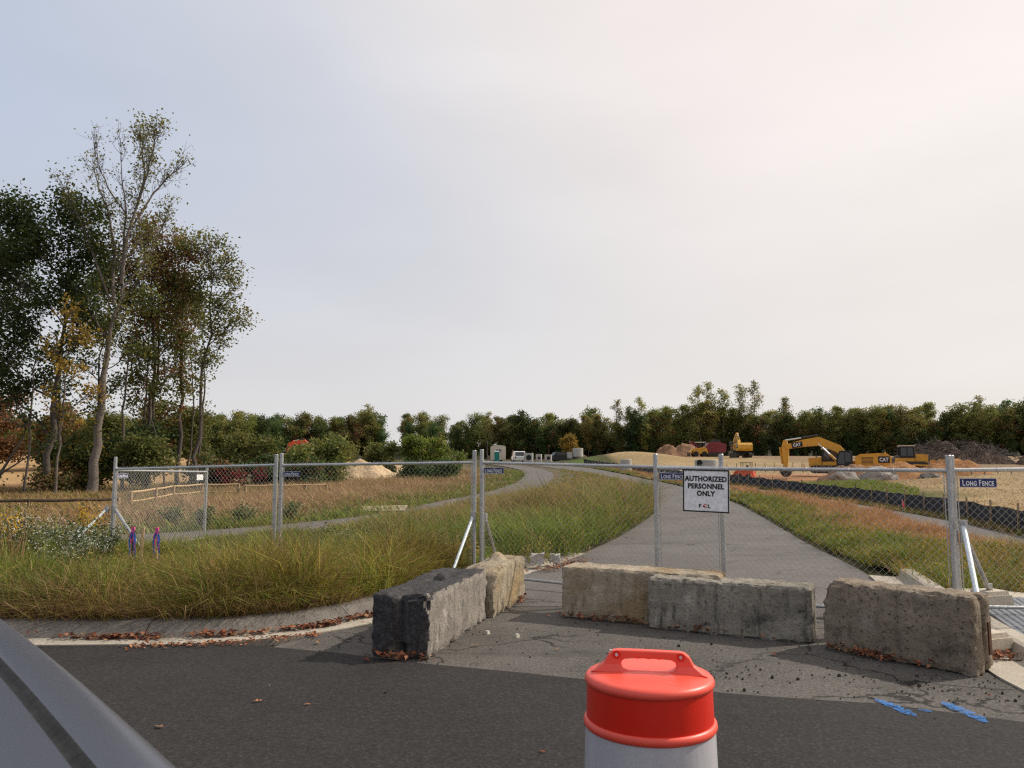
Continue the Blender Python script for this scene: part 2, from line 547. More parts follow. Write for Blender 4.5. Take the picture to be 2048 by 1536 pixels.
RP_NEAR = [(7.6, 9.0), (8.9, 12.3), (10.0, 15.3), (10.8, 20.3), (12.0, 26), (12.6, 30), (13.0, 36), (12.9, 46), (12.6, 58), (12.0, 74), (11.0, 90)]
RP_FAR = [(10.2, 9.0), (11.2, 14), (12.0, 18.3), (13.0, 23), (13.7, 29), (13.95, 33), (13.7, 40), (13.3, 46), (12.9, 58), (12.2, 74), (11.2, 90)]
SILT = [(10.6, 12.5), (12.15, 17.6), (12.6, 19.2), (13.8, 24.4), (14.6, 31), (14.75, 34), (14.45, 38.8), (13.9, 44.4), (13.75, 48), (13.5, 60.7), (12.3, 79), (11.2, 98), (10.0, 108)]


def resample(poly, n, smooth=True):
    p = np.asarray(poly, float)
    if smooth:
        for _ in range(2):
            q = np.empty((2 * len(p), 2))
            q[0] = p[0]; q[-1] = p[-1]
            q[1:-1:2] = .75 * p[:-1] + .25 * p[1:]
            q[2::2] = .25 * p[:-1] + .75 * p[1:]
            p = q
    d = np.concatenate([[0], np.cumsum(np.linalg.norm(np.diff(p, axis=0), axis=1))])
    s = np.linspace(0, d[-1], n)
    return np.stack([np.interp(s, d, p[:, 0]), np.interp(s, d, p[:, 1])], 1)


def resample_y(poly, ys):
    p = resample(poly, 400)
    return np.stack([np.interp(ys, p[:, 1], p[:, 0]), ys], 1)


def strip(name, A, B, m, zf, mat, kind='structure'):
    """sheet between two polylines of equal length"""
    n = len(A)
    t = np.linspace(0, 1, m)
    P = A[:, None, :] * (1 - t)[None, :, None] + B[:, None, :] * t[None, :, None]
    z = zf(P[..., 0], P[..., 1], t[None, :])
    v = np.concatenate([P, z[..., None]], -1).reshape(-1, 3)
    i = np.arange(n - 1)[:, None] * m; j = np.arange(m - 1)[None, :]
    f = np.stack([i + j, i + j + 1, i + m + j + 1, i + m + j], -1).reshape(-1, 4)
    mb = MB().add(v, f)
    o = mb.build(name, mat, smooth=True)
    o['kind'] = kind
    # faces up
    me = o.data
    if me.polygons[len(me.polygons) // 2].normal.z < 0:
        me.flip_normals()
    return o


# ------------------------------------------------------------------ ground
def build_ground():
    xs = np.concatenate([np.linspace(-900, -160, 16), np.arange(-150, 150.1, 1.25), np.linspace(160, 900, 16)])
    ys = np.concatenate([np.linspace(-120, 0, 8), np.arange(4, 60, .8), np.arange(60, 200, 2.0), np.arange(200, 340, 6), np.linspace(350, 1500, 20)])
    X, Y = np.meshgrid(xs, ys, indexing='ij')
    Z = H(X, Y) - .06
    rough = np.clip((Y - 30) / 40, 0, 1)
    Z += rough * (vnoise(X, Y, 6) - .5) * .25 * (np.abs(X - 4) > 12 + 0 * Y)
    soil = np.array((.085, .068, .040)); weed = np.array((.075, .078, .030)); straw = np.array((.43, .315, .165)); straw2 = np.array((.36, .26, .14))
    tan = np.array((.47, .30, .145)); orange = np.array((.30, .14, .055)); green = np.array((.085, .105, .028))
    n1 = vnoise(X, Y, 5)[..., None]; n2 = vnoise(X, Y, 14)[..., None]
    c = soil * n1 + weed * (1 - n1)

    def put(c, w, col):
        w = np.clip(w, 0, 1)[..., None]
        return c * (1 - w) + col * w
    nn = (vnoise(X, Y, 7) - .5) + .5 * (vnoise(X, Y, 2.5) - .5)
    # bare dirt beyond the trees on the left
    w = sstep((Y - 46 + 6 * nn) / 4) * sstep((-13 - .13 * Y - X + 8 * nn) / 5) * sstep((190 - Y) / 20)
    c = put(c, w, tan * (.8 + .4 * n1) * (1 - .15 * n2))
    w = sstep((Y - 44 + 4 * nn) / 2) * sstep((52 - Y + 4 * nn) / 3) * sstep((-24 - X) / 4)
    c = put(c, w * .8, np.array((.24, .11, .065)))
    # bare dirt in the middle, beyond the shrubs
    w = sstep((Y - 62 + 8 * nn) / 4) * sstep((-3 - .02 * Y - X + 4 * nn) / 4) * sstep((X + 30) / 5) * sstep((120 - Y) / 10)
    c = put(c, w, np.array((.47, .33, .19)) * (.8 + .4 * n1))
    # straw covered slope and field on the right
    w = sstep((X - np.interp(Y, [0, 17, 24, 34, 44, 60, 80, 100], [13, 13, 15.5, 16.5, 16.5, 16, 15, 14]) + 1.0 * nn) / 1.4) * sstep((Y - 14) / 2)
    c = put(c, w, straw * (.75 + .25 * n1) + (straw2 - straw) * .4 * n2)
    w = sstep((X - (15.2 + 0 * Y)) / 2) * sstep((Y - 36 - .0 * X + 4 * nn) / 3) * sstep((54 - Y + 3 * nn) / 4) * sstep((22.5 - X + 3 * nn) / 3)
    c = put(c, w, green)
    # churned orange soil round the machines
    w = sstep((X - 19 + 4 * nn) / 4) * sstep((Y - 62 + 5 * nn) / 5) * sstep((100 - Y + 6 * nn) / 6) * sstep((75 - X) / 8)
    c = put(c, w, orange * (.7 + .7 * n1) + .08 * n2)
    w = sstep((X - 42 + 6 * nn) / 6) * sstep((Y - 100 + 8 * nn) / 6)
    c = put(c, w * .7, np.array((.22, .15, .10)))
    # green flank of the middle mound
    w = sstep((13.5 - X + 3 * nn) / 3) * sstep((X - 7.5) / 2) * sstep((Y - 100) / 4) * sstep((132 - Y) / 6)
    c = put(c, w, np.array((.085, .13, .03)))
    w = sstep((Y - 215) / 10)
    c = put(c, w, np.array((.05, .045, .025)))
    nx, ny = X.shape
    v = np.stack([X, Y, Z], -1).reshape(-1, 3)
    i = np.arange(nx - 1)[:, None] * ny; j = np.arange(ny - 1)[None, :]
    f = np.stack([i + j, i + ny + j, i + ny + j + 1, i + j + 1], -1).reshape(-1, 4)
    m, nt, bs = mat_new('soil_straw_and_dirt')
    at = N(nt, 'ShaderNodeAttribute', attribute_name='Col')
    pos = N(nt, 'ShaderNodeNewGeometry').outputs['Position']
    a = nz(nt, pos, 1.6, 6, .7); b = nz(nt, pos, 9, 4, .7); s3 = nz(nt, pos, 3.2, 4, .65, (1, .35, 1), (0, 0, R(30)))
    col = mixc(nt, rampf(nt, a, .35, .7, 0, .45), at.outputs['Color'], mixc(nt, 1.0, at.outputs['Color'], (.5, .45, .4), 'MULTIPLY'))
    col = mixc(nt, rampf(nt, b, .45, .75, 0, .5), col, mixc(nt, 1.0, col, (.55, .5, .42), 'MULTIPLY'))
    col = mixc(nt, rampf(nt, s3, .55, .72, 0, .4), col, mixc(nt, 1.0, col, (.5, .52, .4), 'MULTIPLY'))
    nt.links.new(col, bs.inputs['Base Color'])
    bs.inputs['Roughness'].default_value = .95
    bs.inputs['Specular IOR Level'].default_value = .1
    bump(nt, bs, b, .7, .12)
    o = MB().add(v, f, c.reshape(-1, 3)).build('ground', m, smooth=True)
    o['kind'] = 'structure'


build_ground()

# new asphalt of the street in front: up to the seam and the left gutter
seamL = resample([(-70, 8.9), (-18, 7.95), (-10, 7.6), (-6, 7.5), (-4.4, 7.46), (-2.96, 7.52), (-2.4, 7.46), (-1.96, 7.32), (-.7, 6.79), (.56, 6.33), (1.51, 5.95), (2.26, 5.84), (3.0, 5.55), (3.7, 5.15), (4.4, 4.5), (5.5, 3.9), (9, 3.0), (20, .5), (70, -14)], 160)
low = np.stack([seamL[:, 0] + 2, np.full(len(seamL), -25.)], 1)
jit = (vnoise(seamL[:, 0], seamL[:, 1], .25) - .5) * .06
seam2 = seamL.copy(); seam2[:, 1] += jit
tt = np.array([0, .02, .05, .1, .2, .35, .6, 1.])


def road_front():
    n = len(seam2); m = len(tt)
    P = seam2[:, None, :] * (1 - tt)[None, :, None] + low[:, None, :] * tt[None, :, None]
    v = np.concatenate([P, np.full(P.shape[:2] + (1,), .008)], -1).reshape(-1, 3)
    # a thin drop at the seam so the new course has an edge
    i = np.arange(n - 1)[:, None] * m; j = np.arange(m - 1)[None, :]
    f = np.stack([i + j, i + m + j, i + m + j + 1, i + j + 1], -1).reshape(-1, 4)[:, ::-1]
    o = MB().add(v, f).build('road', M['asphalt_new'])
    me = o.data
    if me.polygons[10].normal.z < 0: me.flip_normals()
    o['kind'] = 'structure'


road_front()
# old asphalt of the side road, up past the gate
ya = np.concatenate([np.arange(5.0, 30, .5), np.arange(30, 106, 1.5)])
Lr = resample_y([(-2.6, 5.0), (-2.4, 6.5), (-2.2, 7.85)] + GUT_L[6:], ya)
Rr = resample_y([(3.6, 5.0)] + RR_RIGHT, ya)
k = ya < 10.1
strip('apron', Lr[k], Rr[k], 6, lambda x, y, t: H(x, y) + 0 * t, M['asphalt_old'])
k = ya > 9.4
strip('side_road', Lr[k], Rr[k], 6, lambda x, y, t: H(x, y) + .004 + 0 * t, M['asphalt_far'])
strip('trail', resample(LR_NEAR, 120), resample(LR_FAR, 120), 4, lambda x, y, t: H(x, y) + 0 * t, M['asphalt_far'])
strip('footpath', resample(RP_NEAR, 70), resample(RP_FAR, 70), 3, lambda x, y, t: H(x, y) + .02 + 0 * t, M['asphalt_far'])
strip('branch_road', resample([(-9, 47), (-5.2, 55), (-3.2, 61), (-1.6, 78)], 20), resample([(-9, 50), (-6, 58), (-4.6, 64), (-3.2, 80)], 20), 3, lambda x, y, t: H(x, y) + .03 + 0 * t, M['asphalt_far'])
strip('concrete_pad', resample([(-5.2, 26.6), (-3.7, 26.9)], 6), resample([(-5.6, 29.3), (-4.0, 29.8)], 6), 3, lambda x, y, t: H(x, y) + .05 + 0 * t, M['walk'])


def offs(p, d):
    t = np.gradient(p, axis=0); t /= np.linalg.norm(t, axis=1)[:, None]
    return p + d * np.stack([-t[:, 1], t[:, 0]], 1)


# planted island between side road and trail, verge on the right
gl = resample(GUT_L, 200)
islA = offs(gl, .62)
islB = resample(LR_NEAR, 200)


def isl_z(x, y, t):
    return H(x, y) + .13 * np.clip(1 - t * 1.02, 0.1, 1) ** .5 * np.clip((70 - y) / 40, .2, 1)


strip('verge', islA, islB, 14, isl_z, pm('verge_soil', (.075, .055, .03), (.10, .085, .045), 3, .95, .5, coords='World', fine=30))
strip('roadside_verge', resample([(5.6, 10.2), (5.95, 11.4)] + [(x + .35, y) for x, y in RR_RIGHT[5:13]], 100), resample(RP_NEAR, 100), 8, lambda x, y, t: H(x, y) + .1 * np.sin(math.pi * np.clip(t, .12, .88)) + .0 * t,
      pm('roadside_soil', (.085, .062, .03), (.12, .095, .045), 3, .95, .5, coords='World', fine=30))


# kerbs: segments of about three metres with open joints
def kerb(name, poly, prof, seg, side, y_max, mats, split, groove=.006):
    p = resample(poly, 1200)
    d = np.concatenate([[0], np.cumsum(np.linalg.norm(np.diff(p, axis=0), axis=1))])
    t = np.gradient(p, axis=0); t /= np.linalg.norm(t, axis=1)[:, None]
    nrm = np.stack([-t[:, 1], t[:, 0]], 1) * side
    root = bpy.data.objects.new(name, None); COL.objects.link(root); root['kind'] = 'structure'
    s0 = 0
    while s0 < d[-1] - .3:
        s1 = min(s0 + seg, d[-1])
        ss = np.linspace(s0 + groove, s1 - groove, 9)
        P = np.stack([np.interp(ss, d, p[:, 0]), np.interp(ss, d, p[:, 1])], 1)
        Nn = np.stack([np.interp(ss, d, nrm[:, 0]), np.interp(ss, d, nrm[:, 1])], 1)
        if P[:, 1].min() > y_max: break
        lift = rng.normal(0, .004)
        rows = []
        for (w, z) in prof:
            q = P + Nn * w
            rows.append(np.concatenate([q, (H(q[:, 0], q[:, 1]) + z + lift * (z > -.05))[:, None]], 1))
        v = np.stack(rows, 1); n, m = v.shape[:2]
        for part, (a, b), mt in (('gutter', (0, split), mats[0]), ('kerb_stone', (split, m - 1), mats[1])):
            vv = v[:, a:b + 1]; mm = vv.shape[1]
            i = np.arange(n - 1)[:, None] * mm; j = np.arange(mm - 1)[None, :]
            f = np.stack([i + j, i + mm + j, i + mm + j + 1, i + j + 1], -1).reshape(-1, 4)
            mb = MB().add(vv.reshape(-1, 3), f if side < 0 else f[:, ::-1])
            mb.add(np.concatenate([vv[0], vv[-1]]), [tuple(range(mm)), tuple(range(2 * mm - 1, mm - 1, -1))])
            mb.build(part, mt, root)
        s0 = s1


kerb('kerb', GUT_L, [(-.02, -.08), (-.02, .012), (.23, .006), (.26, .01), (.40, .105), (.45, .128), (.62, .135), (.64, -.05)], 2.4, 1, 13.2, (M['curb'], M['curb_dark']), 3)
RK = [(22, -.2), (9, 3.0), (5.5, 3.9), (4.4, 4.55), (3.95, 5.3)] + RR_RIGHT[:8]
kerb('kerb', RK, [(-.02, -.08), (-.02, .02), (.36, .012), (.38, .02), (.42, .12), (.46, .135), (.58, .14), (.6, -.05)], 2.6, -1, 11.6, (M['curb'], M['curb']), 3)


def poly_slab(name, pts, z0, z1, mat, parent=None, kind=None):
    n = len(pts)
    v = [(x, y, z1) for x, y in pts] + [(x, y, z0) for x, y in pts]
    f = [tuple(range(n))] + [(i, i + n, (i + 1) % n + n, (i + 1) % n) for i in range(n)]
    mb = MB().add(v, f)
    o = mb.build(name, mat, parent)
    if o.data.polygons[0].normal.z < 0: o.data.flip_normals()
    if kind: o['kind'] = kind
    return o


walk = bpy.data.objects.new('pavement', None); COL.objects.link(walk); walk['kind'] = 'structure'
# slabs to the right of the kerb, then the iron plate with raised domes at the ramp
q0, q1 = np.array((4.60, 7.02)), np.array((5.50, 9.55))
pdir = (q1 - q0) / np.linalg.norm(q1 - q0); pn = np.array((pdir[1], -pdir[0]))
poly_slab('slab', [tuple(q0 + pn * .0), tuple(q0 - pdir * 1.75 + pn * .05), (5.4, 4.75), (8.5, 3.9), (8.5, 6.9), tuple(q0 + pn * .72)], -.05, .135, M['walk'], walk)
poly_slab('slab', [tuple(q0 + pn * .72 + pdir * .012), (8.5, 6.92), (8.0, 8.9), tuple(q1 + pn * .72 + (.3, -.15))], -.05, .128, M['walk'], walk)
poly_slab('slab', [tuple(q1 + pn * .73 + (.3, -.14)), (8.0, 8.92), (7.5, 9.2), (6.35, 9.8), (5.95, 10.12), (5.62, 10.15), tuple(q1 + pdir * .02)], -.05, .12, M['walk'], walk)
pl = MB()
for i in range(34):
    for j in range(9):
        c = q0 + pdir * (.06 + i * .075) + pn * (.06 + j * .075)
        pl.lathe([(.018, 0), (.015, .006), (.009, .008)], (c[0], c[1], .137), 6)
plate = poly_slab('tactile_plate', [tuple(q0 + pdir * .004 + pn * .002), tuple(q0 + pn * .70 + pdir * .004), tuple(q1 + pn * .70), tuple(q1)], .02, .137, M['plate'], walk)
o = pl.build('raised_domes', M['plate'], plate); o['kind'] = 'stuff'

# ------------------------------------------------------------------ concrete blocks
def block(name, label, corner, axis_to, width, hgt, mat, seed, side=1, edge=.03, chip=.02, shape=None, tilt=0., z0=-.01):
    """a cast block; corner is the near lower corner, axis_to the other end of that lower edge"""
    c = np.array(corner); a = np.array(axis_to) - c
    L = np.linalg.norm(a); ang = math.atan2(a[1], a[0])
    step = .028
    nx, ny, nzv = int(L / step), int(width / step), int(hgt / step)
    bm = bmesh.new()
    idx = {}

    def vert(i, j, k_):
        key = (i, j, k_)
        if key not in idx:
            idx[key] = bm.verts.new((i / nx * L, j / ny * width * side, k_ / nzv * hgt))
        return idx[key]
    for i in range(nx):
        for j in range(ny):
            for k_ in (0, nzv):
                q = [vert(i, j, k_), vert(i + 1, j, k_), vert(i + 1, j + 1, k_), vert(i, j + 1, k_)]
                bm.faces.new(q if (k_ == nzv) == (side > 0) else q[::-1])
    for i in range(nx):
        for k_ in range(nzv):
            for j in (0, ny):
                q = [vert(i, j, k_), vert(i + 1, j, k_), vert(i + 1, j, k_ + 1), vert(i, j, k_ + 1)]
                bm.faces.new(q if (j == 0) == (side > 0) else q[::-1])
    for j in range(ny):
        for k_ in range(nzv):
            for i in (0, nx):
                q = [vert(i, j, k_), vert(i, j + 1, k_), vert(i, j + 1, k_ + 1), vert(i, j, k_ + 1)]
                bm.faces.new(q if (i == nx) == (side > 0) else q[::-1])
    ctr = Vector((L / 2, width * side / 2, hgt / 2)); hf = Vector((L / 2, width / 2, hgt / 2))
    sv = Vector((seed * 7.1, seed * 3.3, seed * 1.7))
    for v in bm.verts:
        p = v.co - ctr
        inn = Vector([max(-(h - edge), min(h - edge, q)) for q, h in zip(p, hf)])
        d = p - inn
        ne = sum(1 for q in d if abs(q) > 1e-5)
        nrm = d.normalized() if d.length > 1e-6 else Vector((0, 0, 0))
        if ne:
            p = inn + nrm * min(edge, d.length) if ne > 1 else p
        q = p + sv
        n1 = mnoise.fractal(q * 3.0, 1.0, 2.0, 4)
        n2 = mnoise.fractal(q * 14.0, 1.0, 2.0, 3)
        amp = .010 + (chip if ne > 1 else 0)
        p = p + nrm * (n1 * .012 + n2 * amp - (chip * .5 if ne > 1 else 0))
        if ne > 1:
            c1 = mnoise.noise(q * 5.5)
            if c1 > .25: p -= nrm * (c1 - .25) * .12
        v.co = p + ctr
        if shape: shape(v, L, width, hgt, side)
    me = bpy.data.meshes.new(name)
    bm.to_mesh(me); bm.free()
    me.materials.append(mat)
    me.polygons.foreach_set('use_smooth', np.ones(len(me.polygons), bool))
    me.set_sharp_from_angle(angle=R(38))
    o = bpy.data.objects.new(name, me)
    COL.objects.link(o)
    o.location = (c[0], c[1], z0)
    o.rotation_euler = (0, tilt, ang)
    return tag(o, label, 'concrete block', 'concrete blocks closing the entrance')


def shp_dark(v, L, W, h, sd):
    x, y, z = v.co; y *= sd
    if x < .1:                       # upright joint groove in the near end, opening to a notch below
        g = max(0, .075 - abs(y - W * .5)) * (1.1 if z > .12 else 1.1 + (.12 - z) * 9)
        if z < .12: g = max(g, max(0, .10 - abs(y - W * .5)) * 1.6)
        v.co.x += min(g, .16) * max(0, 1 - x / .1)
    if z > h - .06:                  # worn trough along the top with a lifting recess
        g = max(0, .14 - abs(y - W * .52)) * .35 * (.6 + .4 * math.sin(x * 6))
        r = max(0, 1 - ((x - .95) / .13) ** 2) * max(0, 1 - ((y - .27) / .09) ** 2)
        b = max(0, 1 - ((x - 1.10) / .07) ** 2) * max(0, 1 - ((y - .28) / .07) ** 2)
        v.co.z -= g + r * .07 - b * .07


def shp_broken(v, L, W, h, sd):
    x, y, z = v.co; y *= sd
    if x < .16:
        g = max(0, .15 - abs(y - W * .55)) * 1.0
        if z > h - .22: g += max(0, (z - (h - .22))) * .5
        v.co.x += min(g, .2) * max(0, 1 - x / .16)
    if z > h - .08:
        slope = max(0, .35 - x) * .24 + max(0, y - .28) * .28
        lump = max(0, 1 - ((x - .95) / .16) ** 2) * max(0, 1 - ((y - .24) / .11) ** 2) * .09
        v.co.z += lump - slope


def shp_right(v, L, W, h, sd):
    x, y, z = v.co; y *= sd
    if x > L - .08:                  # slot cast into the far end
        g = max(0, .045 - abs(y - W * .52)) * 2.0
        v.co.x -= min(g, .08) * min(1, (x - (L - .08)) / .05)
    if z > h - .25 and x < .16:      # cut-off upper corner
        v.co.x += max(0, (z - (h - .25))) * .32 * max(0, 1 - x / .16)
    if z < .06:
        v.co.z += max(0, (x / L - .2)) * .0


C_DARK = concrete('charcoal_concrete', (.29, .255, .22), (.115, .10, .085), (.55, .51, .46), .85, .25, .15, rough_shaded_ends=(.040, .037, .037))
C_TAN = concrete('stained_tan_concrete', (.42, .345, .25), (.12, .10, .07), (.56, .50, .40), .6, .4, .35, tan=(.30, .20, .09))
C_GREY = concrete('weathered_grey_concrete', (.32, .285, .23), (.065, .06, .05), (.52, .48, .41), .8, .55, .8)
C_PIT = concrete('pitted_brown_concrete', (.30, .238, .172), (.08, .065, .048), (.37, .33, .27), .55, .9, .6)
C_STR = concrete('streaked_broken_concrete', (.36, .30, .215), (.14, .105, .06), (.50, .44, .33), .8, .35, .2, tan=(.36, .25, .12))
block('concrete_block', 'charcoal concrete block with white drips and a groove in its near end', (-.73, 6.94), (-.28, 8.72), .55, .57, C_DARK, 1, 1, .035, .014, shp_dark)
block('concrete_block', 'broken-topped tan concrete block standing behind the charcoal block', (-.20, 8.80), (.17, 10.16), .55, .545, C_STR, 2, 1, .03, .02, shp_broken)
block('concrete_block', 'tan concrete block with rusty stains, partly hidden behind the grey block', (.55, 8.86), (2.15, 8.12), .42, .57, C_TAN, 3, 1, .02, .016)
block('concrete_block', 'long grey concrete block with black scuff marks in the middle of the row', (1.43, 8.26), (2.88, 7.56), .40, .535, C_GREY, 4, 1, .02, .018)
rb_ = block('concrete_block', 'pitted brown concrete block beside the right kerb, slot in its end', (2.90, 7.40), (3.74, 6.38), .38, .64, C_PIT, 5, 1, .03, .02, shp_right)
m_ = MB().box((1.355, .19, .30), (.012, .05, .26)); m_.build('steel_strip', M['rust'], rb_)
# loose rubble beside the broken block
for i, (x, y, s, lb) in enumerate([(.42, 12.9, .13, 'pale broken concrete chunk behind the broken-topped block, left of two'), (.72, 13.15, .10, 'pale broken concrete chunk behind the broken-topped block, right of two')]):
    bm = bmesh.new(); bmesh.ops.create_cube(bm, size=s * 1.6); bmesh.ops.subdivide_edges(bm, edges=bm.edges, cuts=2)
    for v in bm.verts:
        v.co *= 1 + .6 * mnoise.noise(v.co * 11 + Vector((i * 5, 0, 0)))
        v.co.z *= .8
    me = bpy.data.meshes.new('concrete_chunk'); bm.to_mesh(me); bm.free(); me.materials.append(M['conegrey'])
    o = bpy.data.objects.new('concrete_chunk', me); o.location = (x, y, .1 + s * .5); COL.objects.link(o); tag(o, lb, 'rubble', 'rubble at the kerb')


# ------------------------------------------------------------------ lettering
def text_obj(name, s, size, mat, parent, x, z, y=-.004, bold=0., sx=1., align='LEFT', extrude=.0008):
    cu = bpy.data.curves.new('t', 'FONT')
    cu.body = s; cu.size = size; cu.space_character = 1.06; cu.offset = bold; cu.extrude = extrude; cu.align_x = align
    cu.resolution_u = 3
    to = bpy.data.objects.new('t', cu); COL.objects.link(to)
    dg = bpy.context.evaluated_depsgraph_get(); dg.update()
    me = bpy.data.meshes.new_from_object(to.evaluated_get(dg))
    bpy.data.objects.remove(to); bpy.data.curves.remove(cu)
    n = len(me.vertices); co = np.empty(n * 3, np.float32); me.vertices.foreach_get('co', co); co = co.reshape(-1, 3)
    me.vertices.foreach_set('co', np.stack([co[:, 0] * sx + x, y - co[:, 2], co[:, 1] + z], 1).astype(np.float32).ravel())
    me.materials.clear(); me.materials.append(mat); me.update()
    o = bpy.data.objects.new(name, me); COL.objects.link(o); o.parent = parent
    return o, (co[:, 0].max() * sx if n else 0)


# ------------------------------------------------------------------ temporary fence
def chain_mesh(mb, L, z0a, z0b, z1a, z1b, r=.0018):
    a = .0404
    nw = int(L / a)
    for i in range(nw):
        x0 = i * a
        if x0 + a > L: break
        f = x0 / L
        zb, zt = z0a + (z0b - z0a) * f, z1a + (z1b - z1a) * f
        nk = int((zt - zb) / a)
        kk = np.arange(nk + 1)
        par = (kk + i) % 2
        x = x0 + par * a
        y = np.where(par == 1, .0025, -.0025)
        z = zb + kk * a
        pts = np.stack([x, y, z], 1)
        # twisted end standing proud of the rail
        top = np.array([[x0 + a * (.5), 0, zt + .012], [x0 + a * (.75 if par[-1] == 0 else .25), .004, zt + .035]])
        mb.tube(np.concatenate([pts, top]), r, 3, cap=False)


def fence_panel(label, p0, p1, g0, g1, r0, r1, t0, t1, plate_at=None, plate_z=1.5, sag=0., gal='galv', plate_scale=1.):
    p0 = np.array(p0); p1 = np.array(p1); d = p1 - p0; L = float(np.linalg.norm(d)); ang = math.atan2(d[1], d[0])
    root = thing('chain_link_fence', label, 'fence', (p0[0], p0[1], 0), ang, 'temporary chain-link fence panels')
    rp = .030
    for x, g, t in ((0, g0, t0), (L, g1, t1)):
        po = MB().tube([(x, 0, g - .05), (x, 0, t)], rp, 14).build('post', M[gal], root, smooth='auto')
        MB().tube([(x, 0, t - .002), (x, 0, t + .006)], [rp + .001, rp * .8], 14).build('post_cap', M['galv'], po)
        for zz in (.25, .62, 1.0, 1.35):
            z = g + (t - g) * zz / 1.7
            cb = MB().tube([(x, 0, z - .012), (x, 0, z + .012)], rp + .004, 12).build('clamp_band', M['galv'], po)
        xo = .05 if x == 0 else -.05
        MB().box((x + xo, 0, (g + .1 + (r0 if x == 0 else r1)) / 2), (.010, .005, (r0 if x == 0 else r1) - g - .12)).build('tension_bar', M['galv'], root)
    MB().tube([(0, 0, r0), (L, 0, r1)], .0215, 12).build('top_rail', M[gal], root, smooth='auto')
    MB().tube([(0, 0, g0 + .075), (L * .5, 0, (g0 + g1) / 2 + .07), (L, 0, g1 + .075)], .0195, 10).build('bottom_rail', M[gal], root, smooth='auto')
    mb = MB(); chain_mesh(mb, L, g0 + .06, g1 + .06, r0 + .01, r1 + .01)
    o = mb.build('chain_link_mesh', M['wire'], root); o['kind'] = 'stuff'
    for i in range(1, int(L / .45)):
        f = i * .45 / L
        z = r0 + (r1 - r0) * f
        MB().tube([(i * .45, .0, z - .03), (i * .45 + .004, -.026, z), (i * .45 + .008, 0, z + .028)], .004, 4).build('wire_tie', M['galv'], root)
    if plate_at is not None:
        w, h = .335 * plate_scale, .088 * plate_scale
        b = MB().box((plate_at + w / 2, -.012, plate_z), (w, .003, h)).build('name_plate', M['navy'], root)
        fr = MB()
        fr.box((plate_at + w / 2, -.0155, plate_z + h / 2 - .004), (w, .003, .004)); fr.box((plate_at + w / 2, -.0155, plate_z - h / 2 + .004), (w, .003, .004))
        fr.build('plate_border', M['lettering'], b)
        x = plate_at + .020 * plate_scale
        for ch, sz in (('L', .078), ('ONG', .060), ('F', .078), ('ENCE', .060)):
            o, ww = text_obj('lettering', ch, sz * plate_scale, M['lettering'], b, x, plate_z - .026 * plate_scale, -.0155, .0020, .70)
            x += ww + (.006 if ch != 'ONG' else .018) * plate_scale
    return root


def on_panel(p0, p1, f):
    return np.array(p0) * (1 - f) + np.array(p1) * f


PB = ((-7.18, 14.0), (-3.85, 12.63)); PC = ((-3.75, 12.58), (-.55, 11.33)); PD = ((-.44, 11.27), (2.575, 9.52)); PE = ((1.82, 9.80), (4.64, 8.22)); PF = ((4.745, 8.35), (8.25, 8.05))
PA = ((-7.22, 14.12), (-6.86, 17.4))
fence_panel('chain-link panel turned back from the leftmost post, with small white tag', *PA, .08, .0, 1.60, 1.545, 1.66, 1.63, .02, 1.50, plate_scale=1.0)
fence_panel('leftmost front chain-link fence panel, beyond the survey stakes', *PB, .12, .13, 1.625, 1.70, 1.84, 1.87)
fence_panel('chain-link fence panel above the weeds, second front panel from the left', *PC, .13, .10, 1.695, 1.735, 1.885, 1.91, .04, 1.555)
fence_panel('chain-link fence panel starting behind the broken concrete block', *PD, .06, .0, 1.735, 1.655, 1.92, 1.83, .04, 1.62)
fence_panel('chain-link fence panel carrying the authorized personnel sign', *PE, .0, .08, 1.66, 1.64, 1.835, 1.80, .05, 1.56)
fence_panel('rightmost chain-link fence panel standing on the pale pavement', *PF, .135, .13, 1.645, 1.685, 1.80, 1.86, .07, 1.51, plate_scale=1.12)
# white tag on the turned-back panel is a part of it
tagroot = [o for o in bpy.data.objects if o.get('label', '').startswith('chain-link panel turned')][0]
MB().box((2.98, -.014, 1.43), (.28, .004, .12)).build('paper_tag', M['white'], tagroot)


def brace(label, top, foot, gal, block_h=.0, rot=0., r=.026):
    t = np.array(top); f = np.array(foot)
    root = thing('fence_brace', label, 'brace', (f[0], f[1], 0), 0, 'pipe braces propping the fence')
    MB().tube([t, f], r, 12).build('pipe', M[gal], root, origin=(f[0], f[1], 0), smooth='auto')
    mb = MB().tube([t + (0, 0, .05), t - (0, 0, .07)], .042, 12)
    mb.box(t + (0.0, -.03, .0), (.03, .05, .05))
    mb.build('clamp', M['galv'], root, origin=(f[0], f[1], 0))
    if block_h:
        q = Matrix.Rotation(rot, 4, 'Z')
        fb = MB().box((0, 0, block_h / 2), (.36, .30, block_h), q, taper=.93)
        fb.box((0, 0, block_h + .022), (.30, .25, .045), q, taper=.92)
        z0 = f[2] - block_h - .045
        fb.build('foot_block', M['walk'], root, loc=(0, 0, z0))
        MB().tube([(0, 0, z0 + block_h + .04), (0, 0, f[2] + .07)], .036, 10).build('socket', M['galv'], root)
    return root


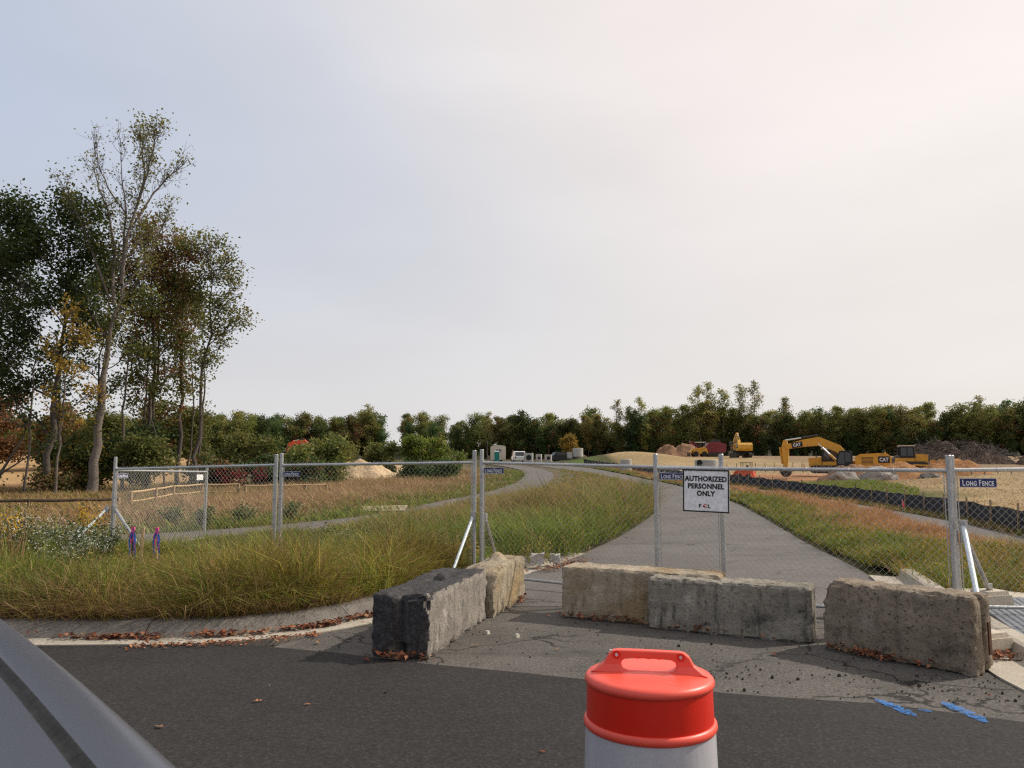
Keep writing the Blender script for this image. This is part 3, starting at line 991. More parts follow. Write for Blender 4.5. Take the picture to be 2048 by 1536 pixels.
brace('bright front brace with pale foot block, beside the pitted brown block', (4.70, 8.12, 1.08), (4.30, 7.20, .20), 'galv_new', .09, R(20))
brace('rear brace on a pale foot block on the iron plate', (4.80, 8.28, .95), (5.42, 8.93, .29), 'galv', .10, R(15))
brace('front brace leaning left to the weeds behind the charcoal block', (-.56, 11.28, .98), (-.86, 10.45, .10), 'galv_new', r=.022)
brace('rear brace of the middle post, behind the broken block', (-.40, 11.36, .95), (-.20, 12.3, .1), 'galv', r=.024)
brace('left brace of the leftmost post, reaching down into white asters', (-7.26, 13.95, .92), (-7.62, 13.3, .25), 'galv_new')
brace('right brace of the leftmost post, ending behind the survey stakes', (-7.12, 13.95, .92), (-6.45, 13.6, .25), 'galv')

# the notice on the fence
dE = np.array(PE[1]) - np.array(PE[0]); angE = math.atan2(dE[1], dE[0]); uE = dE / np.linalg.norm(dE); nE = np.array((uE[1], -uE[0]))
sp = np.array(PE[0]) + uE * .355 + nE * .04
sign = thing('warning_sign', 'white square sign reading AUTHORIZED PERSONNEL ONLY hung on the fence', 'sign', (sp[0], sp[1], 1.135), angE)
sign.rotation_euler = (0, R(1.2), angE)
W, Hs = .565, .515
MB().box((W / 2, 0, Hs / 2), (W, .012, Hs)).build('sign_board', M['signwhite'], sign)
fr = MB()
for c, d in (((W / 2, -.004, Hs - .008), (W, .016, .016)), ((W / 2, -.004, .008), (W, .016, .016)), ((.007, -.004, Hs / 2), (.014, .015, Hs)), ((W - .007, -.004, Hs / 2), (.014, .015, Hs))):
    fr.box(c, d)
fr.build('frame', M['black'], sign)
for s, z in (('AUTHORIZED', .375), ('PERSONNEL', .285), ('ONLY', .197)):
    text_obj('lettering', s, .084, M['black'], sign, W / 2, z, -.008, .0036, .93, 'CENTER')
text_obj('logo_letter', 'F', .060, M['black'], sign, .196, .055, -.008, .002, 1.15)
o, _ = text_obj('logo_letter', 'C', .060, M['orange_red'], sign, .246, .055, -.008, .003, 1.15)
MB().box((.262, -.0085, .0705), (.028, .003, .012)).build('logo_bar', M['navy'], sign)
text_obj('logo_letter', 'L', .060, M['black'], sign, .305, .055, -.008, .002, 1.15)
for x in (.03, W - .05):
    MB().tube([(x, -.012, Hs - .03), (x, -.014, Hs + .005), (x + .003, .03, Hs + .02)], .0025, 5).build('cable_tie', M['black'], sign)


# ------------------------------------------------------------------ traffic drum
def drum():
    root = thing('traffic_drum', 'orange-red traffic drum with white band and handle in the foreground', 'traffic drum', (.475, 2.76, 0), R(-11))
    root.scale = (.958, .958, 1.0)
    red = bpy.data.materials.new('x'); bpy.data.materials.remove(red)
    body, nt, bs = mat_new('orange_red_sheeting')
    vec = N(nt, 'ShaderNodeTexCoord').outputs['Object']
    col = mixc(nt, rampf(nt, nz(nt, vec, 5, 5, .6, (1, 1, .15)), .45, .75, 0, .35), (.68, .016, .002), (.50, .010, .002))
    col = mixc(nt, rampf(nt, nz(nt, vec, 18, 6, .8), .62, .72, 0, .4), col, (.20, .012, .008))
    col = mixc(nt, rampf(nt, nz(nt, vec, 14, 4, .7, (1, 1, .08)), .64, .70, 0, .35), col, (.75, .12, .07))
    nt.links.new(col, bs.inputs['Base Color']); bs.inputs['Roughness'].default_value = .38
    bs.inputs['Coat Weight'].default_value = .25; bs.inputs['Coat Roughness'].default_value = .25
    cap, nt, bs = mat_new('orange_red_plastic')
    vec = N(nt, 'ShaderNodeTexCoord').outputs['Object']
    col = mixc(nt, rampf(nt, nz(nt, vec, 9, 5, .6), .4, .75, 0, .4), (.80, .085, .050), (.70, .060, .035))
    col = mixc(nt, rampf(nt, nz(nt, vec, 26, 5, .75), .60, .72, 0, .45), col, (.34, .05, .035))
    col = mixc(nt, rampf(nt, nz(nt, vec, 6, 6, .7, (1, 6, 1)), .62, .68, 0, .35), col, (.80, .24, .18))
    nt.links.new(col, bs.inputs['Base Color']); bs.inputs['Roughness'].default_value = .42
    bump(nt, bs, nz(nt, vec, 60, 3, .5), .08, .003)
    white, nt, bs = mat_new('white_reflective_sheeting')
    vec = N(nt, 'ShaderNodeTexCoord').outputs['Object']
    wv = N(nt, 'ShaderNodeTexVoronoi'); wv.inputs['Scale'].default_value = 90; nt.links.new(vec, wv.inputs['Vector'])
    col = mixc(nt, rampf(nt, nz(nt, vec, 7, 5, .7, (1, 1, .12)), .4, .7, 0, .6), (.52, .50, .52), (.40, .38, .40))
    col = mixc(nt, rampf(nt, wv.outputs['Distance'], .35, .6, 0, .25), col, (.36, .36, .38))
    nt.links.new(col, bs.inputs['Base Color']); bs.inputs['Roughness'].default_value = .35
    K = 72
    zt = .962
    MB().lathe([(.2265, zt - .140), (.2265, zt - .12), (.2245, zt - .05), (.2235, zt - .004)], k=K, cap=False).build('orange_band', body, root, smooth=True)
    # lid
    lid = MB().lathe([(.224, zt - .012), (.229, zt - .008), (.2315, zt), (.229, zt + .010), (.221, zt + .018), (.205, zt + .021), (.18, zt + .0235), (.10, zt + .028), (.01, zt + .03)], k=K).build('lid', cap, root, smooth=True)
    # bead between the bands, then the tapering steps below
    MB().lathe([(.2265, zt - .124), (.231, zt - .125), (.2355, zt - .131), (.2375, zt - .139), (.2365, zt - .147), (.232, zt - .153), (.2265, zt - .155)], k=K, cap=False).build('bead', cap, root, smooth=True)
    MB().lathe([(.2355, zt - .36), (.2345, zt - .28), (.2305, zt - .15)], k=K, cap=False).build('white_band', white, root, smooth=True)
    MB().lathe([(.236, zt - .355), (.243, zt - .362), (.2465, zt - .375), (.243, zt - .388), (.238, zt - .39)], k=K, cap=False).build('bead', cap, root, smooth=True)
    MB().lathe([(.2465, zt - .54), (.238, zt - .385)], k=K, cap=False).build('orange_band', body, root, smooth=True)
    MB().lathe([(.262, zt - .74), (.2475, zt - .54)], k=K, cap=False).build('white_band', white, root, smooth=True)
    MB().lathe([(.285, .05), (.263, zt - .735)], k=K, cap=False).build('orange_band', body, root, smooth=True)
    MB().lathe([(.33, 0), (.345, .02), (.345, .06), (.30, .085), (.27, .088)], k=K).build('base_ring', M['rubber'], root, smooth='auto')
    # handle: upright plate with a long grip hole, splayed feet, two bolts
    mb = MB()
    zb = zt + .022; ht = .107
    outer = [(-.165, 0), (-.150, .012), (-.125, .045), (-.112, .085), (-.1, .102), (-.085, ht), (-.03, ht + .001), (.03, ht + .001), (.085, ht), (.1, .102), (.112, .085), (.125, .045), (.150, .012), (.165, 0)]
    hole_t = [(-.078, .038), (-.074, .056), (-.062, .068), (-.045, .0705), (-.030, .067), (-.014, .0705), (0, .067), (.014, .0705), (.030, .067), (.045, .0705), (.062, .068), (.074, .056), (.078, .038)]
    hole_b = [(.072, .020), (.055, .012), (-.055, .012), (-.072, .020)]
    # build as a band of quads between hole and outline
    out_ring = outer + [(.08, 0), (0, 0), (-.08, 0)]
    hole = hole_t + hole_b
    bm = bmesh.new()
    th = .018

    def ring(pts, y, taper=0):
        return [bm.verts.new((x * 1.28, y * (1 + taper * max(0, .05 - z) * 18), zb + z * .70)) for x, z in pts]
    for y, flip in ((-th, False), (th, True)):
        ro = ring(out_ring, y, 1.0); rh = ring(hole, y, .6)
        es = [bm.edges.new((r_[i], r_[(i + 1) % len(r_)])) for r_ in (ro, rh) for i in range(len(r_))]
        bmesh.ops.triangle_fill(bm, use_beauty=True, edges=es)
    bm.verts.ensure_lookup_table()
    n1, n2 = len(out_ring), len(hole); tot = n1 + n2
    for st, n in ((0, n1), (n1, n2)):
        for i in range(n):
            a, b = st + i, st + (i + 1) % n
            bm.faces.new((bm.verts[a], bm.verts[b], bm.verts[b + tot], bm.verts[a + tot]))
    bmesh.ops.recalc_face_normals(bm, faces=bm.faces)
    me = bpy.data.meshes.new('handle'); bm.to_mesh(me); bm.free(); me.materials.append(cap)
    h = bpy.data.objects.new('handle', me); COL.objects.link(h); h.parent = root
    bv = h.modifiers.new('b', 'BEVEL'); bv.width = .006; bv.segments = 3; bv.limit_method = 'ANGLE'; bv.angle_limit = R(40)
    for x in (-.114, .114):
        MB().tube([(x, -th - .0005, zb + .0595), (x, -th - .003, zb + .0595)], .0145, 18).build('washer_boss', body, h)
        MB().tube([(x, -th - .001, zb + .0595), (x, -th - .007, zb + .0595)], [.0062, .005], 12).build('bolt', M['galv_new'], h)


drum()


# ------------------------------------------------------------------ front of the grey truck beside the photographer
def truck():
    u = np.array((-.667, .745)); n_ = np.array((.745, .667))
    root = thing('pickup_truck', 'glossy dark grey vehicle bonnet edge in the near left corner', 'truck', (0, 0, 0), math.atan2(u[1], u[0]))
    # local: x forward along u, y to the vehicle's left (= -n)
    cp, nt, bs = mat_new('dark_grey_metallic_paint')
    vec = N(nt, 'ShaderNodeTexCoord').outputs['Object']
    col = mixc(nt, rampf(nt, nz(nt, vec, .6, 1, .5), .3, .7), (.044, .047, .062), (.047, .050, .066))
    nt.links.new(col, bs.inputs['Base Color'])
    bs.inputs['Roughness'].default_value = .30; bs.inputs['Metallic'].default_value = .0
    bs.inputs['Specular IOR Level'].default_value = .55
    prof = [(-.40, 1.256), (-.15, 1.254), (.05, 1.251), (.20, 1.2475), (.270, 1.2455), (.288, 1.2450), (.292, 1.2455), (.299, 1.2500), (.306, 1.2545), (.310, 1.2560), (.322, 1.2575), (.345, 1.2580), (.372, 1.2565), (.392, 1.2525), (.407, 1.246), (.418, 1.236), (.427, 1.220), (.435, 1.19), (.445, 1.12), (.455, 1.0), (.462, .8), (.455, .62)]
    cw = -.45
    full = [(w, z) for w, z in prof]
    ss = np.linspace(.85, 3.15, 34)
    crown = -.0

    def loft(pts, name, mat, s_list, parent):
        rows = []
        for s_ in s_list:
            e = max(0, (s_ - 2.95) / .3)
            rows.append([(s_, -(w + .030 + .010 * math.sin(math.pi * (s_ - 1.2) / 1.7)), z - .008 - .09 * e * e) for w, z in pts])
        v = np.array(rows); a, b = v.shape[:2]
        i = np.arange(a - 1)[:, None] * b; j = np.arange(b - 1)[None, :]
        f = np.stack([i + j, i + b + j, i + b + j + 1, i + j + 1], -1).reshape(-1, 4)
        o = MB().add(v.reshape(-1, 3), f).build(name, mat, parent, smooth=True)
        if o.data.polygons[2].normal.z < 0: o.data.flip_normals()
        return o
    mir = [(2 * cw - w, z) for w, z in full][::-1]
    cut = 9
    hood = full[:6]; hood_m = [(2 * cw - w, z) for w, z in hood][::-1]
    loft(hood_m + hood, 'bonnet', cp, ss, root)
    loft(full[5:cut + 1], 'bonnet_seal', M['rubber'], ss, root)
    loft(full[cut:], 'front_wing', cp, ss, root)
    loft([(2 * cw - w, z) for w, z in full[cut:]][::-1], 'front_wing', cp, ss, root)
    yc = -cw
    MB().box((3.2, yc, .98), (.10, 1.5, .34)).build('grille', M['steel_dark'], root)
    MB().box((3.22, yc, .66), (.22, 1.86, .26)).build('bumper', cp, root)
    for sgn in (-1, 1):
        MB().box((3.18, yc + sgn * .82, 1.02), (.12, .2, .26)).build('headlight', M['glass'], root)
        w = thing('wheel', None, None); w.parent = root; w.location = (2.35, yc + sgn * .76, .40)
        w.rotation_euler = (R(90), 0, 0)
        MB().lathe([(.25, -.12), (.36, -.13), (.395, -.1), (.40, 0), (.395, .1), (.36, .13), (.25, .12)], k=36).build('tyre', M['rubber'], w, smooth='auto')
        MB().lathe([(.05, -.105), (.22, -.125), (.25, -.122), (.25, .122), (.22, .125), (.05, .105)], k=24).build('rim', M['galv'], w, smooth='auto')
    MB().box((1.9, yc, .72), (2.0, 1.5, .25)).build('engine_bay', M['steel_dark'], root)


truck()

# survey stakes with ribbons
for i, (x, y, h, lean, lb, wd) in enumerate([(-5.62, 11.6, .67, -.02, 'leftmost wooden survey stake, dark side, with pink and blue ribbon', 'wood_dark'),
                                             (-5.48, 11.55, .66, .03, 'pale wooden survey stake between two ribboned stakes by the weeds', 'wood_pale'),
                                             (-5.27, 11.6, .66, -.01, 'rightmost wooden survey stake with pink and blue ribbon', 'wood_pale')]):
    t = thing('survey_stake', lb, 'stake', (x, y, .12), 0, 'survey stakes with coloured ribbons')
    q = Matrix.Rotation(lean, 4, 'Y')
    MB().box((lean * h / 2, 0, h / 2), (.035, .018, h), q).build('stake', M[wd], t)
    if i != 1:
        for dx, m_, l, sw in ((-.020, 'pink', .24, -.015), (.022, 'pink', .30, .006), (.030, 'blue', .46, .02), (-.026, 'blue', .40, -.01)):
            if i == 2 and dx < -.04: continue
            pts = []
            v = []
            for k_ in range(7):
                f = k_ / 6
                xx = lean * h + dx * min(1, f * 3) + sw * f + .008 * math.sin(9 * f)
                z = h - .03 - l * f
                v += [(xx - .014, -.012 - .01 * math.sin(5 * f), z), (xx + .014, -.016 + .01 * math.sin(4 * f), z)]
            o = MB().add(v, np.array([(2 * k_, 2 * k_ + 1, 2 * k_ + 3, 2 * k_ + 2) for k_ in range(6)])).build('ribbon', M[m_], t)
        MB().box((lean * h, 0, h - .03), (.044, .026, .05)).build('ribbon', M['pink'], t)

# blue utility paint on the asphalt
bp, nt, bs = mat_new('blue_utility_paint')
pos = N(nt, 'ShaderNodeNewGeometry').outputs['Position']
bs.inputs['Base Color'].default_value = (.014, .15, .44, 1); bs.inputs['Roughness'].default_value = .7
tr_ = N(nt, 'ShaderNodeBsdfTransparent'); mx_ = N(nt, 'ShaderNodeMixShader')
nt.links.new(rampf(nt, nz(nt, pos, 42, 5, .8), .44, .58, .92, .05), mx_.inputs[0])
nt.links.new(tr_.outputs[0], mx_.inputs[1]); nt.links.new(bs.outputs[0], mx_.inputs[2])
nt.links.new(mx_.outputs[0], [n for n in nt.nodes if n.type == 'OUTPUT_MATERIAL'][0].inputs[0])
for i, (a, b, w, lb) in enumerate([((2.64, 5.80), (2.735, 5.40), .044, 'long blue paint stroke on the dark road, left of two'), ((2.82, 5.545), (2.90, 5.51), .024, 'short blue paint dash between the two long strokes'), ((3.09, 5.74), (3.14, 5.27), .048, 'long blue paint stroke on the dark road nearest the right kerb')]):
    a = np.array(a); b = np.array(b); d = b - a; nn = np.array((-d[1], d[0])) / np.linalg.norm(d)
    k_ = 22
    f = np.linspace(0, 1, k_)
    wob = w * (1 - (2 * f - 1) ** 4) * (.55 + .8 * rng.random(k_))
    wob2 = w * (1 - (2 * f - 1) ** 6) * (.75 + .5 * rng.random(k_))
    p1 = a + d * f[:, None] + nn * wob[:, None]; p2 = a + d * f[:, None] - nn * wob2[:, None]
    v = np.concatenate([np.concatenate([p1, np.full((k_, 1), .0125)], 1), np.concatenate([p2, np.full((k_, 1), .0125)], 1)])
    o = MB().add(v, np.array([(q, q + 1, q + 1 + k_, q + k_) for q in range(k_ - 1)])).build('paint_mark', bp)
    if o.data.polygons[0].normal.z < 0: o.data.flip_normals()
    tag(o, lb, 'paint mark', 'blue utility marks')


# ------------------------------------------------------------------ grass and weeds
def in_poly(x, y, poly):
    p = np.asarray(poly); ins = np.zeros(len(x), bool); j = len(p) - 1
    for i in range(len(p)):
        xi, yi = p[i]; xj, yj = p[j]
        c = ((yi > y) != (yj > y)) & (x < (xj - xi) * (y - yi) / (yj - yi + 1e-12) + xi)
        ins ^= c; j = i
    return ins


def scatter(poly, dens, seed=0):
    r = np.random.default_rng(seed)
    p = np.asarray(poly); lo = p.min(0); hi = p.max(0)
    n = int((hi[0] - lo[0]) * (hi[1] - lo[1]) * dens)
    x = r.uniform(lo[0], hi[0], n); y = r.uniform(lo[1], hi[1], n)
    k_ = in_poly(x, y, p)
    return x[k_], y[k_]


def blades(mb, x, y, z, h, w, lean, col, r, az=None, wind=None):
    """curved three-point grass blades"""
    n = len(x)
    if az is None: az = r.uniform(0, 2 * math.pi, n)
    if wind is not None:
        az = np.where(r.random(n) < wind[1], wind[0] + r.normal(0, .7, n), az)
    d = np.stack([np.cos(az), np.sin(az)], 1)
    fa = r.uniform(0, 2 * math.pi, n)                        # facing of the blade
    s = np.stack([np.cos(fa), np.sin(fa)], 1) * (w / 2)[:, None]
    P = np.stack([x, y], 1)
    pts = []
    for t, ws in ((0, 1.), (.5, .85)):
        q = P + d * (lean * h * t * t)[:, None]
        zz = z + h * (t - .35 * np.minimum(lean, 1.4) * t * t)
        pts += [np.concatenate([q - s * ws, zz[:, None]], 1), np.concatenate([q + s * ws, zz[:, None]], 1)]
    q = P + d * (lean * h)[:, None]
    zz = z + h * (1 - .35 * np.minimum(lean, 1.4)) - .12 * h * np.clip(lean - 1, 0, 2)
    pts.append(np.concatenate([q, zz[:, None]], 1))
    v = np.stack(pts, 1).reshape(-1, 3)
    b = np.arange(n)[:, None] * 5
    vc = np.repeat(col, 5, 0)
    mb.add(v, np.concatenate([b + 0, b + 1, b + 3, b + 2], 1), vc)
    # tips
    mb.l.append((np.concatenate([b + 2, b + 3, b + 4], 1) + mb.n - len(v)).ravel()); mb.t.append(np.full(n, 3)); mb.m.append(np.zeros(n, int))


GREEN = np.array([(.140, .205, .022), (.175, .222, .028), (.095, .150, .020), (.215, .235, .040)])
OLIVE = np.array([(.275, .215, .036), (.225, .175, .030), (.31, .235, .055), (.18, .15, .028)])
BROWN = np.array([(.24, .145, .062), (.19, .105, .048), (.30, .20, .10), (.15, .078, .038)])
TAN = np.array([(.44, .275, .14), (.36, .22, .105), (.50, .345, .185), (.37, .21, .115)])


def pick(r, n, sets, wts):
    """wts: (n,k) weights over palettes"""
    w = np.clip(np.asarray(wts, float), 0, None) + 1e-6
    w = w / w.sum(1)[:, None]
    u = r.random(n)[:, None]
    k_ = (u > np.cumsum(w, 1)).sum(1).clip(0, len(sets) - 1)
    allp = np.stack(sets)
    c = allp[k_, r.integers(0, 4, n)]
    return c * r.uniform(.75, 1.25, (n, 1))


def tufts(x, y, per, sig, r):
    """blade roots gathered in tufts, blades fanning outwards; returns root x, y, azimuth, tuft index"""
    n = len(x); k_ = r.poisson(per, n).clip(2); i = np.repeat(np.arange(n), k_)
    e = r.normal(0, sig, (len(i), 2))
    az = np.arctan2(e[:, 1], e[:, 0]) + r.normal(0, .6, len(i))
    return x[i] + e[:, 0], y[i] + e[:, 1], az, i


def isl_height(x, y):
    return H(x, y) + .11 * np.clip((70 - y) / 40, .1, 1)


def poly_between(A, B):
    return np.concatenate([A, B[::-1]])


gl_in = offs(resample(GUT_L, 200), .58)
isl_poly = poly_between(gl_in[gl_in[:, 1] < 95], islB[islB[:, 1] < 95])

def weed_clumps(mb, pts, r, pals):
    for (x, y, h, w, k_) in pts:
        n = int(190 * min(1.6, h * w * 6)); u = r.normal(0, 1, (n, 3)); u /= np.linalg.norm(u, axis=1)[:, None]; u *= (r.random(n) ** .4)[:, None]; u[:, 2] = np.abs(u[:, 2])
        C = np.array((x, y, float(H(x, y)) + .08)) + u * np.array((w, w, h))
        leaves_(mb, C, r.uniform(.03, .085, n), pals[k_][r.integers(0, 4, n)] * r.uniform(.55, 1.4, (n, 1)), r)


def leaves_(mb, C, size, col, r):
    n = len(C)
    a = r.normal(0, 1, (n, 3)); a /= np.linalg.norm(a, axis=1)[:, None]
    b = np.cross(a, r.normal(0, 1, (n, 3))); b /= np.linalg.norm(b, axis=1)[:, None] + 1e-9
    s_ = size[:, None]
    v = np.stack([C - a * s_ * .5, C + b * s_ * .17, C + a * s_ * .5, C - b * s_ * .17], 1).reshape(-1, 3)
    i = np.arange(n)[:, None] * 4
    mb.add(v, np.concatenate([i, i + 1, i + 2, i + 3], 1), np.repeat(col, 4, 0))


# -- foreground island
r = np.random.default_rng(11)
fg_poly = [(-9.6, 7.98), (-6, 8.08), (-4.4, 8.04), (-3.1, 8.1), (-2.45, 8.4), (-1.95, 8.95), (-1.35, 10.15), (-.85, 11.35), (-.4, 12.5), (.2, 13.7), (.85, 15.5), (-2.9, 20.5), (-5.3, 18.6), (-7.0, 16.0), (-9.2, 14.0), (-10.4, 12.6), (-10.4, 9)]
tx, ty = scatter(fg_poly, 95, 5)
ty += 0
behind = np.clip((ty - np.interp(tx, [-7.2, -3.85, -.5, .5], [14.0, 12.6, 11.35, 11.0]) - .2) / .5, 0, 1)
keep = r.random(len(tx)) > .3 * behind + .7 * (vnoise(tx, ty, .38) < .34)
tx, ty, behind = tx[keep], ty[keep], behind[keep]
x, y, az, ti = tufts(tx, ty, 24, .075, r); n = len(x)
c1 = vnoise(tx, ty, 1.3); c2 = vnoise(tx + 30, ty, .5); nt_ = len(tx)
edge = np.clip(1 - (ty - (8.1 + np.clip(tx + 2.6, 0, 2) * .9)) / .75, 0, 1)
right = np.clip((tx + 5.2) / 1.6, 0, 1) * np.clip((12.7 - ty) / 1.5, 0, 1)
wt = np.stack([.95 + 1.2 * (c1 - .4) - .62 * right - .5 * edge + .3 * behind, .25 + 1.0 * right + .3 * c2, .06 + .8 * edge + .28 * right * c2, .03 + .06 * c2 + .08 * edge], 1)
patch_ = (.62 + .8 * vnoise(tx + 7, ty + 3, .55) * (.6 + .8 * vnoise(tx, ty + 50, 1.6)))[:, None]
tcol = pick(r, nt_, (GREEN, OLIVE, BROWN, TAN * .8), wt) * patch_
own = pick(r, n, (GREEN, OLIVE, BROWN, TAN * .8), wt[ti]) * patch_[ti]
mixw = (r.random(n) < .35)[:, None]
col = np.where(mixw, own, tcol[ti]) * r.uniform(.5, 1.45, (n, 1))
th_ = (.11 + .60 * vnoise(tx, ty, .75) ** 1.6 + .28 * r.random(nt_) ** 2) * (1 - .35 * edge) * np.where(right > .5, 1.36, 1.22) * (1 - .62 * behind)
th_ *= 1 - .68 * np.exp(-((tx + 5.1) / 1.3) ** 2 - ((ty - 11.9) / 1.3) ** 2)
th_ *= 1 - .35 * np.exp(-((tx + 5.2) / .9) ** 2 - ((ty - 10.8) / .7) ** 2)
th_ *= 1 - .35 * np.clip((-5.4 - tx) / .8, 0, 1) * np.clip((ty - 9.8) / .8, 0, 1) - .25 * np.clip((-3.6 - tx) / .8, 0, 1) * np.clip((tx + 5.4) / .8, 0, 1) * np.clip((ty - 11.2) / .8, 0, 1)
h = th_[ti] * r.uniform(.55, 1.15, n)
lean = .2 + r.random(n) ** 1.2 * 1.5 + .45 * edge[ti]
gw = np.clip((tcol[:, 1] / tcol[:, 0] - .9) * 2, 0, 1)[ti]
mb = MB(); blades(mb, x, y, isl_height(x, y) - .02 * behind[ti], h * (1 + .15 * gw), r.uniform(.004, .010, n) * (1 + .5 * gw), lean, col, r, az=az)
# long fine stalks and straws lying over
k_ = (r.random(n) < .06) & (behind[ti] < .5); m_ = k_.sum()
blades(mb, x[k_], y[k_], isl_height(x[k_], y[k_]) + .05, h[k_] * 1.35 + .06, np.full(m_, .0045), .3 + r.random(m_) * 1.4, pick(r, m_, (OLIVE, BROWN, TAN, TAN), np.ones((m_, 4))), r)
k_ = (right[ti] > .3) & (r.random(n) < .30) & (behind[ti] < .5); m_ = k_.sum()
C = np.stack([x[k_], y[k_], isl_height(x[k_], y[k_]) + h[k_] * r.uniform(.55, 1.15, m_)], 1) + r.normal(0, .05, (m_, 3))
i_ = np.repeat(np.arange(m_), 3)
def fleck(mb, C, size, col, r):
    n = len(C); a = r.normal(0, 1, (n, 3)); a /= np.linalg.norm(a, axis=1)[:, None]; b = r.normal(0, 1, (n, 3)); b /= np.linalg.norm(b, axis=1)[:, None]
    v = np.stack([C - a * size[:, None], C + a * size[:, None], C + b * size[:, None] * .5], 1).reshape(-1, 3)
    mb.add(v, np.arange(3 * n).reshape(n, 3), np.repeat(col, 3, 0))
fleck(mb, C[i_] + r.normal(0, .03, (len(i_), 3)), r.uniform(.006, .018, len(i_)), pick(r, len(i_), (OLIVE, OLIVE, BROWN, TAN), np.tile((1, 1, .6, .25), (len(i_), 1))), r)
wp = [(q_x, q_y, r.uniform(.2, .5), r.uniform(.12, .32), int(r.random() < .35)) for q_x, q_y in zip(r.uniform(-9, -3.9, 75), r.uniform(8.6, 12.8, 75))]
wp += [(q_x, q_y, r.uniform(.2, .46), r.uniform(.12, .3), int(r.random() < .75)) for q_x, q_y in zip(r.uniform(-3.9, -1.7, 40), r.uniform(9.3, 12.0, 40))]
weed_clumps(mb, wp, r, (GREEN * .85, OLIVE))
# brown trailing stems over the kerb
t_ = r.random(1500); ke = resample([(-7.5, 8.1), (-4.4, 8.04), (-3.0, 8.12), (-2.4, 8.42), (-1.9, 9.0)], 200); q = (t_ * 198).astype(int)
blades(mb, ke[q, 0] + r.normal(0, .05, 1500), ke[q, 1] + r.normal(.05, .05, 1500), np.full(1500, .14), r.uniform(.12, .36, 1500), r.uniform(.004, .008, 1500), r.uniform(.7, 1.7, 1500), pick(r, 1500, (OLIVE, BROWN, BROWN, TAN), np.tile((.5, 1, 1, .5), (1500, 1))), r, az=-math.pi / 2 + r.normal(0, .7, 1500))
tag(mb.build('weed_grass', M['grass'], origin=(0, 0, 0)), 'tangled olive and brown grass and weeds on the near island', 'grass', kind='stuff')

# -- island beyond the fence, up to the far end
r = np.random.default_rng(12)
lrn = resample(LR_NEAR, 300)
md_poly = poly_between(offs(gl, -.05 if False else .12)[(gl[:, 1] > 12.6) & (gl[:, 1] < 86)], islB[(islB[:, 1] > 19.5) & (islB[:, 1] < 86)])
tx, ty = scatter(md_poly, 34, 6)
f = np.clip((ty - 18) / 30, 0, 1)
keep = r.random(len(tx)) < np.clip(1.1 - .92 * f, .16, 1)
tx, ty, f = tx[keep], ty[keep], f[keep]; nt_ = len(tx)
dl = np.min(np.hypot(tx[:, None] - lrn[None, ::3, 0], ty[:, None] - lrn[None, ::3, 1]), 1)
x, y, az, ti = tufts(tx, ty, 17, .11, r); n = len(x)
c1 = vnoise(tx, ty, 2.0); tall = np.clip((ty - 16.5 - 3.0 * (c1 - .5)) / 6, 0, 1)
wt = np.stack([1.5 * (1 - tall * .6) + .5 * (c1 - .5), .30 + .25 * tall, .05 + .25 * tall, .02 + 1.5 * tall * vnoise(tx + 9, ty, 1.5) ** 1.3], 1)
tcol = pick(r, nt_, (GREEN, OLIVE * 1.1, BROWN, TAN * .85), wt)
own = pick(r, n, (GREEN, OLIVE * 1.1, BROWN, TAN * .85), wt[ti])
col = np.where((r.random(n) < .4)[:, None], own, tcol[ti] * r.uniform(.7, 1.3, (n, 1)))
th_ = (.22 + .55 * vnoise(tx, ty, 1.2) ** 1.3 + .34 * r.random(nt_) ** 2) * (1 + .5 * tall) * (1 - .60 * np.clip((ty - 26) / 14, 0, 1)) * np.clip(.20 + dl / 4.6, .20, 1.3)
h = th_[ti] * r.uniform(.5, 1.15, n)
mb = MB(); blades(mb, x, y, isl_height(x, y) - .05, h, r.uniform(.009, .017, n) * (1 + 1.6 * f[ti]), .25 + r.random(n) * 1.0, col, r, az=az, wind=(math.pi * .97, .35))
wp = [(float(tx[i]), float(ty[i]), r.uniform(.25, .6), r.uniform(.2, .5), int(r.random() < .3)) for i in r.choice(np.nonzero((ty < 28) & (dl > 2.4))[0], 150)]
weed_clumps(mb, wp, r, (GREEN * .95, OLIVE))
tag(mb.build('meadow_grass', M['grass']), 'tall green and tan grass on the island beyond the fence', 'grass', kind='stuff')

# -- verge on the right, between side road and footpath
r = np.random.default_rng(13)
rr = resample(RR_RIGHT, 200); rpn = resample(RP_NEAR, 200)
rv = np.concatenate([[(5.66, 10.2)], offs(rr, -.52)[(rr[:, 1] > 10.3) & (rr[:, 1] < 12.2)], offs(rr, -.2)[(rr[:, 1] > 12.6) & (rr[:, 1] < 88)], rpn[(rpn[:, 1] < 88)][::-1], [(7.4, 9.3), (6.4, 9.85), (5.97, 10.17)]])
tx, ty = scatter(rv, 60, 8)
f = np.clip((ty - 14) / 25, 0, 1)
keep = r.random(len(tx)) < np.clip(1.1 - .95 * f, .14, 1) * np.where(vnoise(tx, ty, .6) < .25, .4, 1)
tx, ty, f = tx[keep], ty[keep], f[keep]; nt_ = len(tx)
x, y, az, ti = tufts(tx, ty, 19, .085, r); n = len(x)
c1 = vnoise(tx, ty, 1.4)
dr = np.min(np.hypot(tx[:, None] - rr[None, ::2, 0], ty[:, None] - rr[None, ::2, 1]), 1)
tan_z = np.clip((tx - np.interp(ty, [10, 13, 18, 30, 45, 90], [8.6, 7.6, 7.9, 10.4, 10.9, 10.2]) + 1.2 * (c1 - .5)) / .8, 0, 1) * np.clip((ty - 13) / 4, 0, 1)
near = np.clip((15 - ty) / 3, 0, 1) * np.clip((dr - .9) / 1.2, 0, 1)
